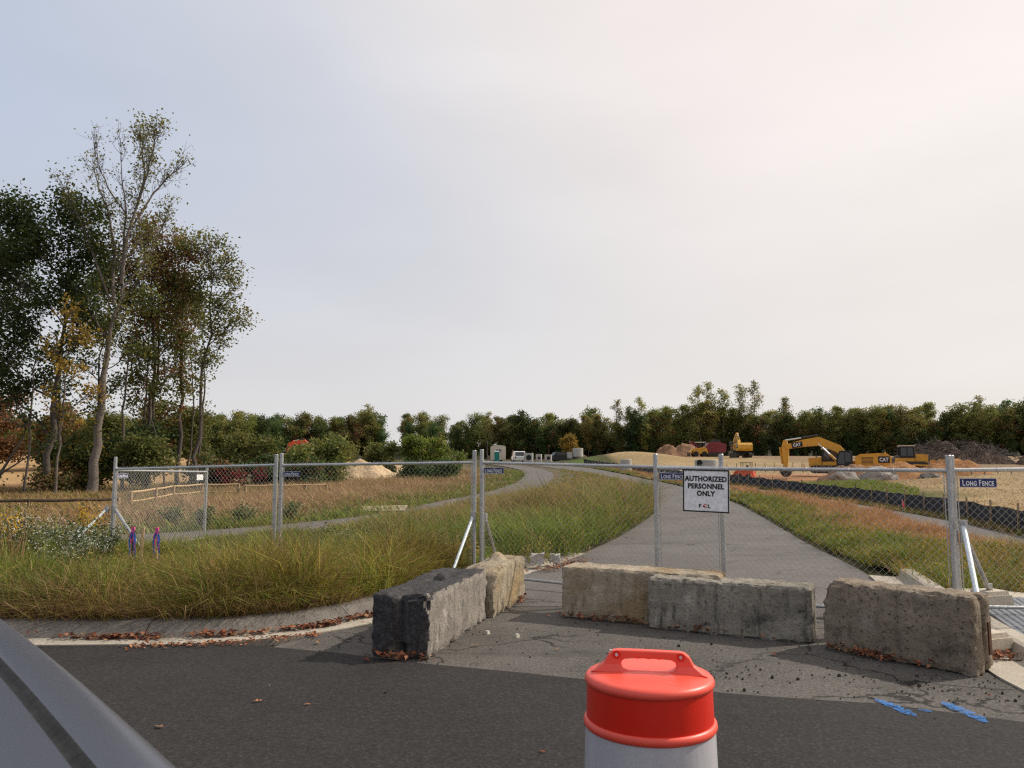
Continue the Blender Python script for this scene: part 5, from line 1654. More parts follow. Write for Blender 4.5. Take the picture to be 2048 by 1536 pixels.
# pair at the right of the stand
tree('maple_tree', 'tall slender tree with ivy-green trunk and rusty crown, second from right in the stand', ZT(-18.6, 43.2), 5, 15.6, .22, [(0, 0, 0), (.5, -.1, 0), (1, -.2, 0)],
     cl([(-.9, 14.2, .9, 1.1, 34, 22, .28), (.2, 13.6, .9, 1.4, 38, 22, .28), (-.9, 12.2, .9, 1.2, 34, 24, .3), (.1, 11.4, .8, 1.2, 32, 24, .3), (-.7, 10.0, .8, 1.2, 30, 24, .3), (.0, 8.8, .6, 1.2, 28, 26, .26), (-.2, 7.2, .5, 1.1, 26, 28, .24), (.1, 5.8, .45, 1.0, 22, 28, .22), (-.1, 4.4, .4, .8, 16, 26, .2)]), .14, np.concatenate([RUS[:2], YLG, MIDG[:2]]), 'bark', G0, twig=.014)
tree('poplar_tree', 'rightmost tree of the stand with yellow-green crown leaning right', ZT(-17.4, 42.5), 6, 14.6, .21, [(0, 0, 0), (.45, .15, 0), (.6, .45, 0), (.8, .5, 0), (1, .2, 0)],
     cl([(.1, 13.9, 1.0, 1.0, 34, 14, .26), (1.5, 13.0, .8, .9, 26, 12, .26), (.5, 12.3, 1.1, 1.0, 38, 18, .3), (1.9, 11.6, .7, .6, 16, 12, .24), (-.4, 11.2, .8, 1.0, 28, 20, .3), (1.2, 10.4, 1.1, .9, 36, 20, .3), (2.0, 9.6, .9, .7, 28, 20, .28), (.6, 9.0, .9, .8, 28, 20, .3), (1.4, 8.4, .6, .5, 14, 16, .25), (.5, 7.3, .6, .8, 20, 22, .26), (.3, 6.0, .45, .7, 14, 20, .24), (.2, 4.6, .4, .6, 10, 16, .22)]), .14, np.concatenate([YLG, MIDG]), 'bark', G0, twig=.014)
# gold sapling before the oak
tree('gold_sapling', 'thin sapling with golden leaves between the oak and the tallest tree', ZT(-21.9, 37.2), 7, 9.6, .10, [(0, 0, 0), (1, .3, 0)],
     cl([(.3, 9.0, .6, .8, 18, 10, .25), (.9, 7.8, .8, .6, 22, 12, .25), (-.4, 7.2, .6, .6, 16, 10, .25), (.5, 6.2, .8, .6, 22, 12, .25), (1.2, 5.2, .8, .5, 20, 12, .25), (-.3, 4.8, .6, .6, 16, 10, .25), (.6, 3.8, .6, .5, 14, 10, .25)]), .15, GLD, 'bark_pale', G0, twig=.010)
# further trunks of the stand
tree('green_tree', 'mid green tree behind the tallest tree, left of the rust-red crown', ZT(-24.0, 44.5), 8, 14.2, .20, [(0, 0, 0), (1, .4, 0)],
     cl([(.5, 13.2, 1.2, 1.0, 36, 26, .32), (-.6, 12.0, 1.2, 1.1, 38, 28, .32), (1.4, 11.4, 1.2, 1.0, 36, 28, .32), (.2, 9.8, 1.4, 1.0, 38, 28, .34), (1.8, 8.6, 1.0, .9, 28, 26, .32), (-.9, 7.4, 1.0, .9, 26, 24, .32), (1.0, 6.2, 1.1, .9, 28, 24, .32), (.0, 4.8, 1.0, .8, 22, 22, .3)]), .15, np.concatenate([MIDG, DKG[:2]]), 'bark', G0, twig=.014)
tree('green_tree', 'mid green tree with two dark stems right of the tallest trunk', ZT(-21.8, 46.5), 9, 14.0, .24, [(0, 0, 0), (.6, .2, 0), (1, 0, 0)],
     cl([(.2, 12.8, 1.2, 1.2, 36, 24, .32), (1.3, 11.0, 1.2, 1.0, 36, 26, .32), (-1.0, 10.6, 1.2, 1.0, 36, 26, .32), (.6, 9.0, 1.2, .9, 30, 24, .32), (-1.2, 8.0, 1.0, .8, 24, 22, .32), (1.5, 7.2, 1.0, .8, 24, 22, .32), (-.2, 6.0, 1.0, .8, 24, 22, .3), (1.2, 4.9, 1.0, .7, 22, 22, .3)]), .15, np.concatenate([MIDG, DKG]), 'bark', G0, twig=.014)
tree('young_tree', 'young tree with a crooked thin stem near the right end of the stand', ZT(-19.6, 42.0), 10, 8.2, .09, [(0, .9, 0), (.3, .5, 0), (.55, -.3, 0), (.75, -.6, 0), (1, -.3, 0)],
     cl([(-.3, 7.6, .7, .7, 18, 18, .26), (-1.0, 6.4, .8, .6, 20, 20, .26), (.3, 5.8, .6, .6, 16, 18, .26), (-.8, 4.8, .7, .5, 14, 16, .26)]), .15, np.concatenate([MIDG, YLG[:2]]), 'bark', G0, twig=.01)
tree('leaning_tree', 'dark leaning tree with curved stem at the far left of the stand', ZT(-25.6, 38.2), 11, 6.4, .13, [(0, -.2, 0), (.25, .6, 0), (.5, 1.5, 0), (.7, 1.1, 0), (.85, .2, 0), (1, -.2, 0)],
     cl([(-.2, 6.2, .9, .7, 22, 22, .3), (1.0, 5.4, .8, .6, 18, 20, .3), (-1.2, 5.0, .9, .6, 20, 20, .3), (1.6, 3.8, .8, .5, 14, 18, .28)]), .15, DKG, 'bark', G0, twig=.012)
tree('fallen_tree', 'slanting dead trunk leaning up to the right behind the rail', ZT(-26.2, 37.6), 12, 2.6, .15, [(0, 0, 0), (.5, 1.6, 0), (1, 3.6, 0)],
     cl([(3.3, 2.7, .5, .4, 8, 10, .25), (1.2, 1.0, .4, .3, 6, 8, .2)]), .14, DKG, 'bark', G0, twig=.012)
tree('thin_tree', 'thin straight dark stem right beside the oak trunk', ZT(-23.9, 38.0), 13, 10.5, .11, [(0, 0, 0), (1, .2, 0)],
     cl([(.1, 9.8, .7, .8, 18, 20, .28), (-.5, 8.2, .7, .7, 18, 20, .28), (.5, 7.0, .6, .6, 14, 18, .28)]), .15, DKG, 'bark', G0, twig=.01)
tree('thin_tree', 'thin pale stem close behind the right-hand pair of trunks', ZT(-18.9, 45.5), 14, 11.5, .12, [(0, 0, 0), (1, -.2, 0)],
     cl([(.1, 10.8, .8, .9, 22, 20, .28), (-.6, 9.0, .8, .8, 20, 20, .28), (.5, 7.6, .7, .6, 16, 18, .28), (-.3, 6.0, .6, .6, 14, 18, .28)]), .15, np.concatenate([MIDG, YLG]), 'bark', G0, twig=.01)
for i, (x, y, h, lb) in enumerate([(-22.6, 42.2, 12.5, 'thin dark stem just right of the gold sapling'), (-20.2, 40.2, 11.0, 'thin dark stem directly right of the tallest trunk'), (-21.4, 45.0, 12.0, 'thin dark stem in the middle of the stand, behind the undergrowth'), (-25.4, 43.0, 11.5, 'thin dark stem left of the oak trunk'), (-19.0, 47.0, 12.5, 'thin dark stem far back between the right-hand trunks')]):
    rr_ = np.random.default_rng(250 + i)
    tree('thin_tree', lb, ZT(x, y), 250 + i, h, .15, [(0, 0, 0), (.5, rr_.normal(0, .2), 0), (1, rr_.normal(0, .35), 0)],
         cl([(rr_.normal(0, .4), h * .93, .8, .9, 20, 16, .3), (rr_.normal(0, .7), h * .8, .8, .8, 18, 16, .3), (rr_.normal(0, .7), h * .68, .8, .7, 16, 14, .3)]), .15, np.concatenate([MIDG, YLG[:2]]), 'bark', G0, twig=.01)
# understorey of the stand
for i, (x, y, h, w, pal, lb) in enumerate([(-21.2, 43.0, 4.4, 2.6, DKG, 'dark bushy undergrowth tree between the tallest trunk and the right-hand pair'), (-24.8, 42.5, 3.8, 2.2, MIDG, 'mid green undergrowth bush behind the oak trunk'), (-19.3, 41.0, 3.0, 1.8, MIDG, 'green undergrowth bush before the right-hand pair of trunks'),
                                         (-22.8, 40.8, 3.0, 1.9, np.concatenate([MIDG, GLD[:1]]), 'yellow-flecked bush left of the tallest trunk'), (-27.4, 37.2, 2.0, 1.6, DKG, 'dark low bush at the left end of the rail'), (-23.2, 39.6, 1.5, 1.4, np.concatenate([BROWN, MIDG]), 'brownish low bush at the foot of the oak')]):
    rr_ = np.random.default_rng(300 + i)
    cs = []
    for q in range(9):
        a = rr_.uniform(0, 6.28); d = rr_.uniform(.1, .75) * w
        cs.append((d * math.cos(a), d * math.sin(a), rr_.uniform(.25, .85) * h, w * .42, w * .42, h * .16, 24, 24, .28))
    tree('undergrowth_bush', lb, ZT(x, y), 300 + i, h, .07, [(0, 0, 0), (1, .1, 0)], cs, .15, pal, 'bark', 'undergrowth below the tall stand', 'bush', 'foliage', twig=.01)
# reddish wood edge further left
for i, (x, y, h, pal, lb) in enumerate([(-48, 72, 7.6, RUS, 'rust-red tree behind the oak at the left edge'), (-44.5, 75, 6.6, np.concatenate([RUS, MIDG]), 'rusty and green tree behind the oak trunk'), (-51.5, 74, 9.0, np.concatenate([MIDG, RUS[:1]]), 'green tree with rusty patches at the far left'), (-41, 78, 6.5, MIDG, 'small green tree behind the gold sapling'), (-37.5, 80, 6.8, np.concatenate([MIDG, RUS[:2]]), 'small olive tree seen between the stand trunks, centre'), (-34, 82, 6.2, MIDG, 'small green tree seen between the stand trunks, right')]):
    rr_ = np.random.default_rng(400 + i)
    cs = []
    for q in range(12):
        a = rr_.uniform(0, 6.28); d = rr_.uniform(.1, .8) * h * .32; z = rr_.uniform(.2, .92) * h
        s = h * .13 * (1.25 - z / h * .5)
        cs.append((d * math.cos(a), d * math.sin(a), z, s * 1.4, s * 1.4, s, 22, 16, .4))
    tree('autumn_tree', lb, ZT(x, y), 400 + i, h, .14, [(0, 0, 0), (1, .1, 0)], cs, .28, pal, 'bark', 'trees beyond the dirt on the left', twig=.02)

# shrubs beyond the meadow
SHR = [(-16.6, 50, 3.2, 2.3, MIDG, 'tall green shrub right of the stand of trees'), (-13.9, 51, 2.9, 2.2, MIDG, 'green shrub left of the paired fence posts, behind red sumac'), (-12.2, 52.5, 3.3, 2.0, np.concatenate([MIDG, YLG[:2]]), 'yellowish shrub directly behind the paired left posts'),
       (-15.2, 48, 1.9, 1.9, DKG, 'dark shrub at the foot of the tall green shrub'), (-17.9, 46.5, 1.7, 1.6, np.concatenate([DKG, RUS[:1]]), 'dark shrub with red sumac leaves, left'), (-14.6, 57, 2.3, 1.6, YLG, 'pale shrub left of the orange excavator'), (-13.3, 60, 2.6, 1.5, np.concatenate([MIDG, YLG]), 'bright green shrub before the orange excavator'), (-13.2, 47.5, 1.6, 1.6, np.concatenate([DKG, RUS[:1]]), 'dark shrub with red sumac leaves, right'),
       (-8.9, 68, 3.1, 2.0, np.concatenate([MIDG, GREEN]), 'bright green bush in the middle of the shrub row'), (-7.0, 69, 3.5, 2.1, np.concatenate([MIDG, GREEN]), 'largest bright green bush of the shrub row'), (-5.6, 70, 2.3, 1.5, np.concatenate([MIDG, GREEN]), 'bright green bush at the right end of the shrub row'), (-7.0, 56, 1.2, 1.4, DKG, 'low dark bush before the pale dirt'), (-5.0, 57, 1.4, 1.3, DKG, 'low dark bush at the right before the pale dirt'), (-11.4, 68, 3.0, 1.7, MIDG, 'green bush above the pale dirt bank')]
for i, (x, y, h, w, pal, lb) in enumerate(SHR):
    rr_ = np.random.default_rng(500 + i)
    cs = []
    for q in range(14):
        a = rr_.uniform(0, 6.28); d = rr_.uniform(.0, .8) * w; z = rr_.uniform(.10, 1.05) * h * (1 - .35 * (d / w) ** 2); sz_ = rr_.uniform(.6, 1.2)
        cs.append((d * math.cos(a), d * math.sin(a), z, w * .32 * sz_, w * .32 * sz_, h * .15 * sz_, 20, 18, .24))
    tree('shrub', lb, ZT(x, y), 500 + i, h, .06, [(0, 0, 0), (1, .1, 0)], cs, .17, pal * 1.15, 'bark', 'shrubs beyond the meadow', 'shrub', 'foliage', twig=.012)
# red sumac leaf heads
for i, (x, y, z) in enumerate([(-17.2, 45.5, 1.1), (-16.0, 45.4, .75), (-14.9, 45.5, .9), (-16.6, 45.3, .6)]):
    rr_ = np.random.default_rng(560 + i)
    root = thing('sumac', 'crimson sumac foliage among dark shrubs behind the second panel', 'shrub', ZT(x, y), 0, 'crimson sumacs')
    MB().tube([(0, 0, 0), (.05, 0, z)], [.03, .015], 5).build('stem', M['bark'], root)
    mb = MB(); n = 160
    leaves(mb, np.array((0, 0, z)) + rr_.normal(0, .26, (n, 3)), rr_.uniform(.12, .2, n), np.array((.22, .018, .016)) * rr_.uniform(.6, 1.3, (n, 1)), rr_)
    mb.build('foliage', M['leaf'], root)

# ------------------------------------------------------------------ far woodland: shared meshes, one object per tree
protos = []


def far_proto(seed, h, wid, base, pal, dens, leaf, sparse=False):
    rr_ = np.random.default_rng(seed)
    cs = []
    nq = 15 if not sparse else 11
    for q in range(nq):
        zf = base + (1 - base) * (q + .5) / nq
        a = rr_.uniform(0, 6.28)
        env = math.sin(math.pi * min(1, (1 - (zf - base) / (1 - base)) * .78 + .22)) ** .6
        if sparse: env = math.sin(math.pi * (.25 + .7 * (zf - base) / (1 - base))) ** .8
        d = rr_.uniform(.2, .75) * wid * env
        s = wid * .48 * (.6 + .5 * env)
        cs.append((d * math.cos(a), d * math.sin(a), zf * h - s * .3, s, s, s * .75, 16, dens, s * .30))
    tb, lb = tree_mesh(seed, h, h * .011, [(0, 0, 0), (.5, rr_.normal(0, .2), 0), (1, rr_.normal(0, .3), 0)], cs, leaf, pal, 5, .05 if not sparse else .045)
    t = tb.build('trunk', M['bark_pale' if sparse else 'bark']); c = lb.build('crown', M['leaf_far'])
    md, mc_ = t.data, c.data
    bpy.data.objects.remove(t); bpy.data.objects.remove(c)
    return md, mc_


def far_tree(name, label, group, meshes, x, y, s, rz, sz=1.0):
    root = thing(name, label, 'tree', (x, y, hz(x, y) - .3), rz, group)
    root.scale = (s * rr_.uniform(.78, 1.08), s * .95, s * sz)
    for nm, me in zip(('trunk', 'crown'), meshes):
        o = bpy.data.objects.new(nm, me); COL.objects.link(o); o.parent = root
    return root


FARP = [far_proto(900, 14.5, 4.0, .18, np.concatenate([MIDG, YLG[:2]]) * 1.15, 22, .48), far_proto(901, 14, 3.4, .30, np.concatenate([MIDG, YLG]) * 1.05, 20, .46), far_proto(902, 13.5, 4.0, .12, DKG * 1.3, 26, .5), far_proto(903, 15, 3.0, .25, YLG * 1.1, 20, .45),
        far_proto(904, 14, 3.6, .15, np.concatenate([MIDG, YLG[:2], RUS[:2]]) * 1.15, 22, .48), far_proto(905, 12.5, 4.0, .10, np.concatenate([DKG, MIDG[:2], RUS[:1]]) * 1.1, 26, .5)]
SPARSE = [far_proto(910, 20, 3.4, .45, YLG * 1.5, 7, .45, True), far_proto(911, 19, 3.0, .50, YLG * 1.5, 6, .42, True), far_proto(912, 18, 3.0, .5, YLG * 1.35, 9, .42, True)]
YP = far_proto(920, 6, 2.4, .12, GLD * .8, 22, .4)
rr_ = np.random.default_rng(77)
# right hand wood, front row to back rows
xs_edge = []
for row, (dy, sc_) in enumerate([(0, 1.0), (8, 1.05), (18, 1.1)]):
    px = 812.0 + row * 3
    while px < 2200:
        Y = np.interp(px, [800, 900, 1050, 1300, 1700, 2200], [330, 265, 245, 240, 235, 200]) + dy + rr_.uniform(-3, 3)
        x = (px - 1024) / 1538 * Y
        hs = np.interp(px, [800, 900, 1000, 1200, 1400, 1700, 2048, 2200], [.95, .92, 1.0, .98, 1.02, .98, .97, .97]) * rr_.uniform(.80, 1.12) * sc_
        far_tree('woodland_tree', 'leafy autumn tree of the long woodland edge behind the site', 'woodland trees behind the site', FARP[rr_.integers(0, 6)], x, Y, hs, rr_.uniform(0, 6.28), rr_.uniform(.92, 1.08))
        px += rr_.uniform(19, 33) * (1 + .12 * row)
# left wood
for row, (dy, sc_) in enumerate([(0, .98), (7, 1.02), (15, 1.05)]):
    px = 20.0
    while px < 762 - row * 4:
        Y = np.interp(px, [0, 400, 765], [150, 195, 222]) + dy + rr_.uniform(-3, 3)
        x = (px - 1024) / 1538 * Y
        hs = np.interp(px, [0, 400, 560, 765], [.62, .80, .86, .95]) * rr_.uniform(.9, 1.08) * sc_
        far_tree('woodland_tree', 'leafy tree of the dark woodland left of the gap in the trees', 'woodland trees left of the gap', FARP[[0, 1, 2, 5, 4, 0][rr_.integers(0, 6)]], x, Y, hs, rr_.uniform(0, 6.28))
        px += rr_.uniform(22, 34)
# undergrowth that closes the wood below the crowns
for row in range(2):
    px = 815.0
    while px < 2200:
        Y = np.interp(px, [800, 900, 1050, 1300, 1700, 2200], [328, 263, 243, 238, 233, 198]) + 10 * row
        x = (px - 1024) / 1538 * Y
        far_tree('woodland_tree', 'low dark tree filling the foot of the woodland behind the site', 'low trees at the woodland foot', FARP[[2, 5][rr_.integers(0, 2)]], x, Y, rr_.uniform(.42, .62), rr_.uniform(0, 6.28))
        px += rr_.uniform(30, 44)
# conspicuous trees
for px, Y, sc_, k_, lb in [(1396, 238, .93, 0, 'left stem of the tallest pale twin-topped tree above the woodland'), (1412, 239, 1.04, 1, 'right stem of the tallest pale twin-topped tree above the woodland'), (1443, 240, .98, 2, 'pale open-crowned tree just right of the tallest pair'), (1480, 241, 1.02, 1, 'pale open-crowned tree left of two side by side'), (1508, 241, 1.0, 0, 'spreading pale open-crowned tree, rightmost of the tall ones'),
                           (1232, 242, .84, 1, 'pale open-crowned tree above the mound, leftmost of three'), (1252, 244, .78, 2, 'pale open-crowned tree above the mound, middle of three'), (1276, 242, .82, 0, 'pale open-crowned tree above the mound, rightmost of three'), (975, 252, .72, 2, 'pale thin-topped tree above the site trailer'), (1562, 240, .86, 2, 'pale tree with a pointed top above the large excavator arm'), (740, 222, .72, 1, 'pale open tree at the right end of the left woodland'), (1673, 240, .74, 2, 'pale twiggy treetop above the large excavator cab'), (1950, 225, .80, 1, 'pale rounded treetop near the right edge')]:
    x = (px - 1024) / 1538 * Y
    far_tree('open_crowned_tree', lb, 'pale open-crowned trees', SPARSE[k_], x, Y - 2, sc_ * 1.2, rr_.uniform(0, 6.28))
far_tree('yellow_tree', 'small golden tree before the dark wood, left of the mound', 'small trees before the wood', YP, (1138 - 1024) / 1538 * 205, 205, 1.15, 1.0)
far_tree('lone_tree', 'lone small dark tree standing in the gap between the woods', 'small trees before the wood', FARP[2], (826 - 1024) / 1538 * 300, 300, .92, 2.0)


# ------------------------------------------------------------------ machines
def beam(mb, pts, w, hts):
    """box beam of varying depth along points in the x-z plane"""
    P = np.array(pts, float); n = len(P)
    t = np.gradient(P, axis=0); t /= np.linalg.norm(t, axis=1)[:, None]
    nn = np.stack([-t[:, 1], t[:, 0]], 1)
    hh = np.array(hts)[:, None] / 2
    up = P + nn * hh; dn = P - nn * hh
    v = []
    for y in (-w / 2, w / 2):
        v += [(a, y, b) for a, b in up] + [(a, y, b) for a, b in dn]
    f = []
    for i in range(n - 1):
        u0, u1, d0, d1 = i, i + 1, n + i, n + i + 1
        q = 2 * n
        f += [(u0, d0, d1, u1), (u0 + q, u1 + q, d1 + q, d0 + q), (u0, u1, u1 + q, u0 + q), (d0, d0 + q, d1 + q, d1)]
    f += [(0, 2 * n, 3 * n, n), (n - 1, 2 * n - 1, 4 * n - 1, 3 * n - 1)]
    mb.add(v, f)


def track(root, y, L, r, w):
    n = 14
    out = [(L / 2 - r + r * math.sin(a), r - r * math.cos(a)) for a in np.linspace(0, math.pi, n)] + [(-L / 2 + r - r * math.sin(a), r + r * math.cos(a)) for a in np.linspace(0, math.pi, n)]
    tr = MB().prism(out, y - w / 2, y + w / 2).build('track', M['steel_dark'], root)
    mb = MB()
    for x in np.arange(-L / 2 + r, L / 2 - r + .01, .19):
        for z in (.0, 2 * r):
            mb.box((x, y, z), (.03, w, .05))
    mb.build('track_pads', M['steel_dark'], tr)
    mb = MB()
    for x in np.linspace(-L / 2 + r, L / 2 - r, 6):
        mb.tube([(x, y - w / 2 - .02, r), (x, y + w / 2 + .02, r)], r * .55, 12)
    mb.build('rollers', M['steel_dark'], tr)


def excavator(label, loc, rz, pose, s=1.0, col='yellow', letters=True):
    root = thing('excavator', label, 'excavator', loc, rz, 'excavators on the site')
    root.scale = (s, s, s)
    for y in (-1.25, 1.25): track(root, y, 4.9, .46, .62)
    MB().box((0, 0, .78), (2.2, 2.1, .5)).build('undercarriage', M['steel_dark'], root)
    MB().lathe([(.85, 1.0), (.85, 1.2)], k=20).build('slew_ring', M['steel_dark'], root)
    # upper structure
    MB().prism([(1.7, 1.2), (1.7, 1.45), (-1.9, 1.5), (-1.9, 1.2)], -1.42, 1.42).build('deck', M['steel_dark'], root)
    h = MB().prism([(.1, 1.5), (.1, 2.45), (-.35, 2.75), (-1.9, 2.82), (-1.9, 1.5)], -1.42, 1.42).build('engine_housing', M[col], root)
    lv = MB()
    for i in range(6):
        for sgn in (-1, 1):
            lv.box((-1.05, sgn * 1.425, 1.75 + i * .13), (1.1, .03, .05))
    lv.build('louvre', M['steel_dark'], h)
    cw = MB().prism([(-1.9, 1.28), (-1.9, 2.85), (-2.9, 2.80), (-3.25, 2.45), (-3.3, 1.7), (-3.0, 1.28)], -1.42, 1.42).build('counterweight', M[col], root)
    if letters:
        for sgn in (-1, 1):
            e = bpy.data.objects.new('badge', None); COL.objects.link(e); e.parent = cw
            e.rotation_euler = (0, 0, 0 if sgn < 0 else math.pi)
            e.location = (-2.95 if sgn < 0 else -2.15, sgn * 1.43, 1.95)
            bd = MB().prism([(-.1, -.1), (.95, -.1), (.95, .55), (-.1, .55)], -.02, .0).build('badge_panel', M['black'], cw)
            bd.matrix_local = Matrix.Translation(e.location) @ Matrix.Rotation(e.rotation_euler.z, 4, 'Z')
            bpy.data.objects.remove(e)
            text_obj('lettering', 'CAT', .5, M['lettering'], bd, 0.02, .06, -.03, .02, .8)
    MB().prism([(-.9, 2.82), (-.9, 3.05), (-1.15, 3.05), (-1.15, 2.82)], -.9, -.65).build('exhaust', M['steel_dark'], root)
    MB().tube([(-2.7, -.9, 2.8), (-2.7, -.9, 2.98)], .07, 8).build('camera_pod', M['yellow'], root)
    # cab on the machine's left
    cabp = [(.35, 1.5), (.35, 2.95), (.55, 3.12), (1.55, 3.10), (1.85, 2.3), (1.9, 1.5)]
    c = MB().prism(cabp, .45, 1.4).build('cab', M['black'], root)
    g = MB()
    g.prism([(.50, 1.95), (.50, 2.88), (1.02, 2.95), (1.02, 1.95)], 1.40, 1.412); g.prism([(1.10, 1.75), (1.10, 2.95), (1.47, 2.95), (1.70, 2.25), (1.72, 1.75)], 1.40, 1.412)
    g.build('side_window', M['glass'], c)
    MB().prism([(1.85, 1.6), (1.80, 2.35), (1.56, 2.98), (1.59, 2.99), (1.87, 2.32), (1.91, 1.6)], .52, 1.33).build('windscreen', M['glass'], c)
    MB().prism([(.332, 1.9), (.332, 2.85), (.348, 2.85), (.348, 1.9)], .52, 1.33).build('rear_window', M['glass'], c)
    rl = MB()
    for x in (-.2, .9, 1.6):
        rl.tube([(x, -1.35, 1.45), (x, -1.35, 2.35)], .025, 6)
    rl.tube([(-.2, -1.35, 2.35), (1.6, -1.35, 2.35)], .025, 6)
    rl.build('handrail', M['steel_dark'], root)
    MB().box((.9, -.95, 1.75), (1.5, .75, .6)).build('tool_box', M[col], root)
    # arm
    foot = (.55, 1.95)
    elbow, tip, end = pose
    mid = elbow
    pts = [foot, (foot[0] * .6 + mid[0] * .4, foot[1] * .35 + mid[1] * .65), mid, (mid[0] * .5 + tip[0] * .5, mid[1] * .5 + tip[1] * .5 + .08), tip]
    mb = MB(); beam(mb, pts, .62, [.5, .8, .95, .75, .45]); bo = mb.build('boom', M[col], root)
    if letters:
        for sgn in (-1, 1):
            d = np.array(tip) - np.array(mid); a = math.atan2(d[1], d[0])
            q = np.array(mid) + d * (.42 if sgn < 0 else .75)
            bd = MB().prism([(-.12, -.1), (.98, -.1), (.98, .46), (-.12, .46)], -.02, 0).build('badge_panel', M['black'], bo)
            bd.matrix_local = Matrix.Translation((q[0], sgn * .32, q[1] - .15)) @ Matrix.Rotation(0 if sgn < 0 else math.pi, 4, 'Z') @ Matrix.Rotation(-a if sgn < 0 else a, 4, 'Y')
            text_obj('lettering', 'CAT', .45, M['lettering'], bd, .02, .03, -.03, .02, .85)
    for y in (-.42, .42):
        a = np.array((1.5, 1.6)); b = np.array(mid) + (0.05, -.25)
        cy = MB().tube([(a[0], y, a[1]), ((a[0] + b[0]) / 2, y, (a[1] + b[1]) / 2)], .11, 8).build('boom_cylinder', M[col], root)
        MB().tube([((a[0] + b[0]) / 2, y, (a[1] + b[1]) / 2), (b[0], y, b[1])], .06, 8).build('rod', M['galv_new'], cy)
    tip = np.array(tip); end = np.array(end); d = (end - tip) / np.linalg.norm(end - tip); pn = np.array((-d[1], d[0]))
    if pn[0] < 0: pn = -pn
    back = tip - d * .75
    mb = MB(); beam(mb, [back, tip, tip * .5 + end * .5, end], .46, [.35, .75, .6, .34]); mb.build('stick', M[col], root)
    up = np.array((-(tip - np.array(mid))[1], (tip - np.array(mid))[0])); up /= np.linalg.norm(up)
    if up[1] < 0: up = -up
    a = np.array(mid) + up * .62; b = back
    cy = MB().tube([(a[0], 0, a[1]), ((a[0] + b[0]) / 2, 0, (a[1] + b[1]) / 2)], .12, 8).build('stick_cylinder', M['steel_dark'], root)
    MB().tube([((a[0] + b[0]) / 2, 0, (a[1] + b[1]) / 2), (b[0], 0, b[1])], .07, 8).build('rod', M['galv_new'], cy)
    a = tip + pn * .55; b = end + pn * .35 - d * .5
    MB().tube([(a[0], 0, a[1]), (b[0], 0, b[1])], .11, 8).build('bucket_cylinder', M[col], root)
    # bucket curling back to the machine
    bk = []
    for t in np.linspace(0, 1, 8):
        an = math.pi * (.1 + 1.0 * t)
        bk.append(end + d * (.75 * math.sin(an) + .15) + pn * (-.65 * math.cos(an)) * -1 * .9)
    prof = [tuple(q) for q in bk] + [tuple(end + pn * .35), tuple(end - pn * .3)]
    MB().prism(prof, -.7, .7).build('bucket', M['steel_dark'], root)
    tb = MB()
    for y in np.linspace(-.6, .6, 5):
        q = bk[0]; tb.box((q[0], y, q[1]), (.14, .09, .22), taper=.5)
    tb.build('bucket_teeth', M['steel_dark'], root)
    return root


def zt(x, y, dz=0): return (x, y, hz(x, y) + dz)


excavator('large yellow excavator with arched boom and bucket on the ground, behind the fence', zt(35.9, 80.5, -.05), R(180 - 26), ((3.6, 4.15), (7.0, 3.55), (7.0, 1.25)))
excavator('small far yellow excavator seen from behind with its arm raised', zt(45.0, 152, .0), R(90), ((1.6, 3.3), (2.3, 4.4), (4.4, 3.0)), 1.0)
excavator('orange-tan excavator half hidden by green shrubs left of the middle', zt(-24.1, 94, .1), R(180), ((2.0, 4.0), (4.4, 3.6), (5.4, 2.2)), .62, 'orange', False)


def bulldozer(label, loc, rz, col='yellow'):
    root = thing('bulldozer', label, 'bulldozer', loc, rz, 'bulldozers on the site')
    for y in (-.95, .95): track(root, y, 3.3, .45, .55)
    MB().prism([(1.7, .75), (1.75, 1.75), (.2, 1.85), (.2, .75)], -.55, .55).build('bonnet', M[col], root)
    MB().prism([(.2, .6), (.2, 1.35), (-1.7, 1.35), (-1.75, .6)], -.75, .75).build('body', M[col], root)
    c = MB().prism([(.35, 1.35), (.2, 2.75), (-1.3, 2.75), (-1.35, 1.35)], -.8, .8).build('cab', M['black'], root)
    g = MB()
    for y in (-.815, .805):
        g.prism([(.12, 1.6), (.05, 2.6), (-.5, 2.6), (-.5, 1.6)], y, y + .01); g.prism([(-.62, 1.6), (-.62, 2.6), (-1.18, 2.6), (-1.2, 1.6)], y, y + .01)
    g.prism([(.335, 1.6), (.235, 2.6), (.25, 2.6), (.35, 1.6)], -.7, .7); g.prism([(-1.34, 1.6), (-1.31, 2.6), (-1.32, 2.6), (-1.355, 1.6)], -.7, .7)
    g.build('cab_glass', M['glass'], c)
    MB().box((-.55, 0, 2.82), (1.75, 1.8, .12)).build('roof', M['tan'], root)
    MB().prism([(2.35, .05), (2.2, .5), (2.25, 1.1), (2.32, 1.1), (2.3, .5), (2.42, .05)], -1.7, 1.7).build('blade', M[col], root)
    for y in (-1.3, 1.3): MB().tube([(0, y, .5), (2.25, y, .4)], .1, 6).build('push_arm', M[col], root)
    MB().tube([(.9, .3, 1.8), (.9, .3, 2.5)], .06, 8).build('exhaust', M['steel_dark'], root)


bulldozer('tan and yellow bulldozer glimpsed under the large excavator boom', zt(36.4, 90, .4), R(160))
bulldozer('bulldozer with dark glazed cab behind the orange dirt pile', zt(48.6, 94, .75), R(-20))


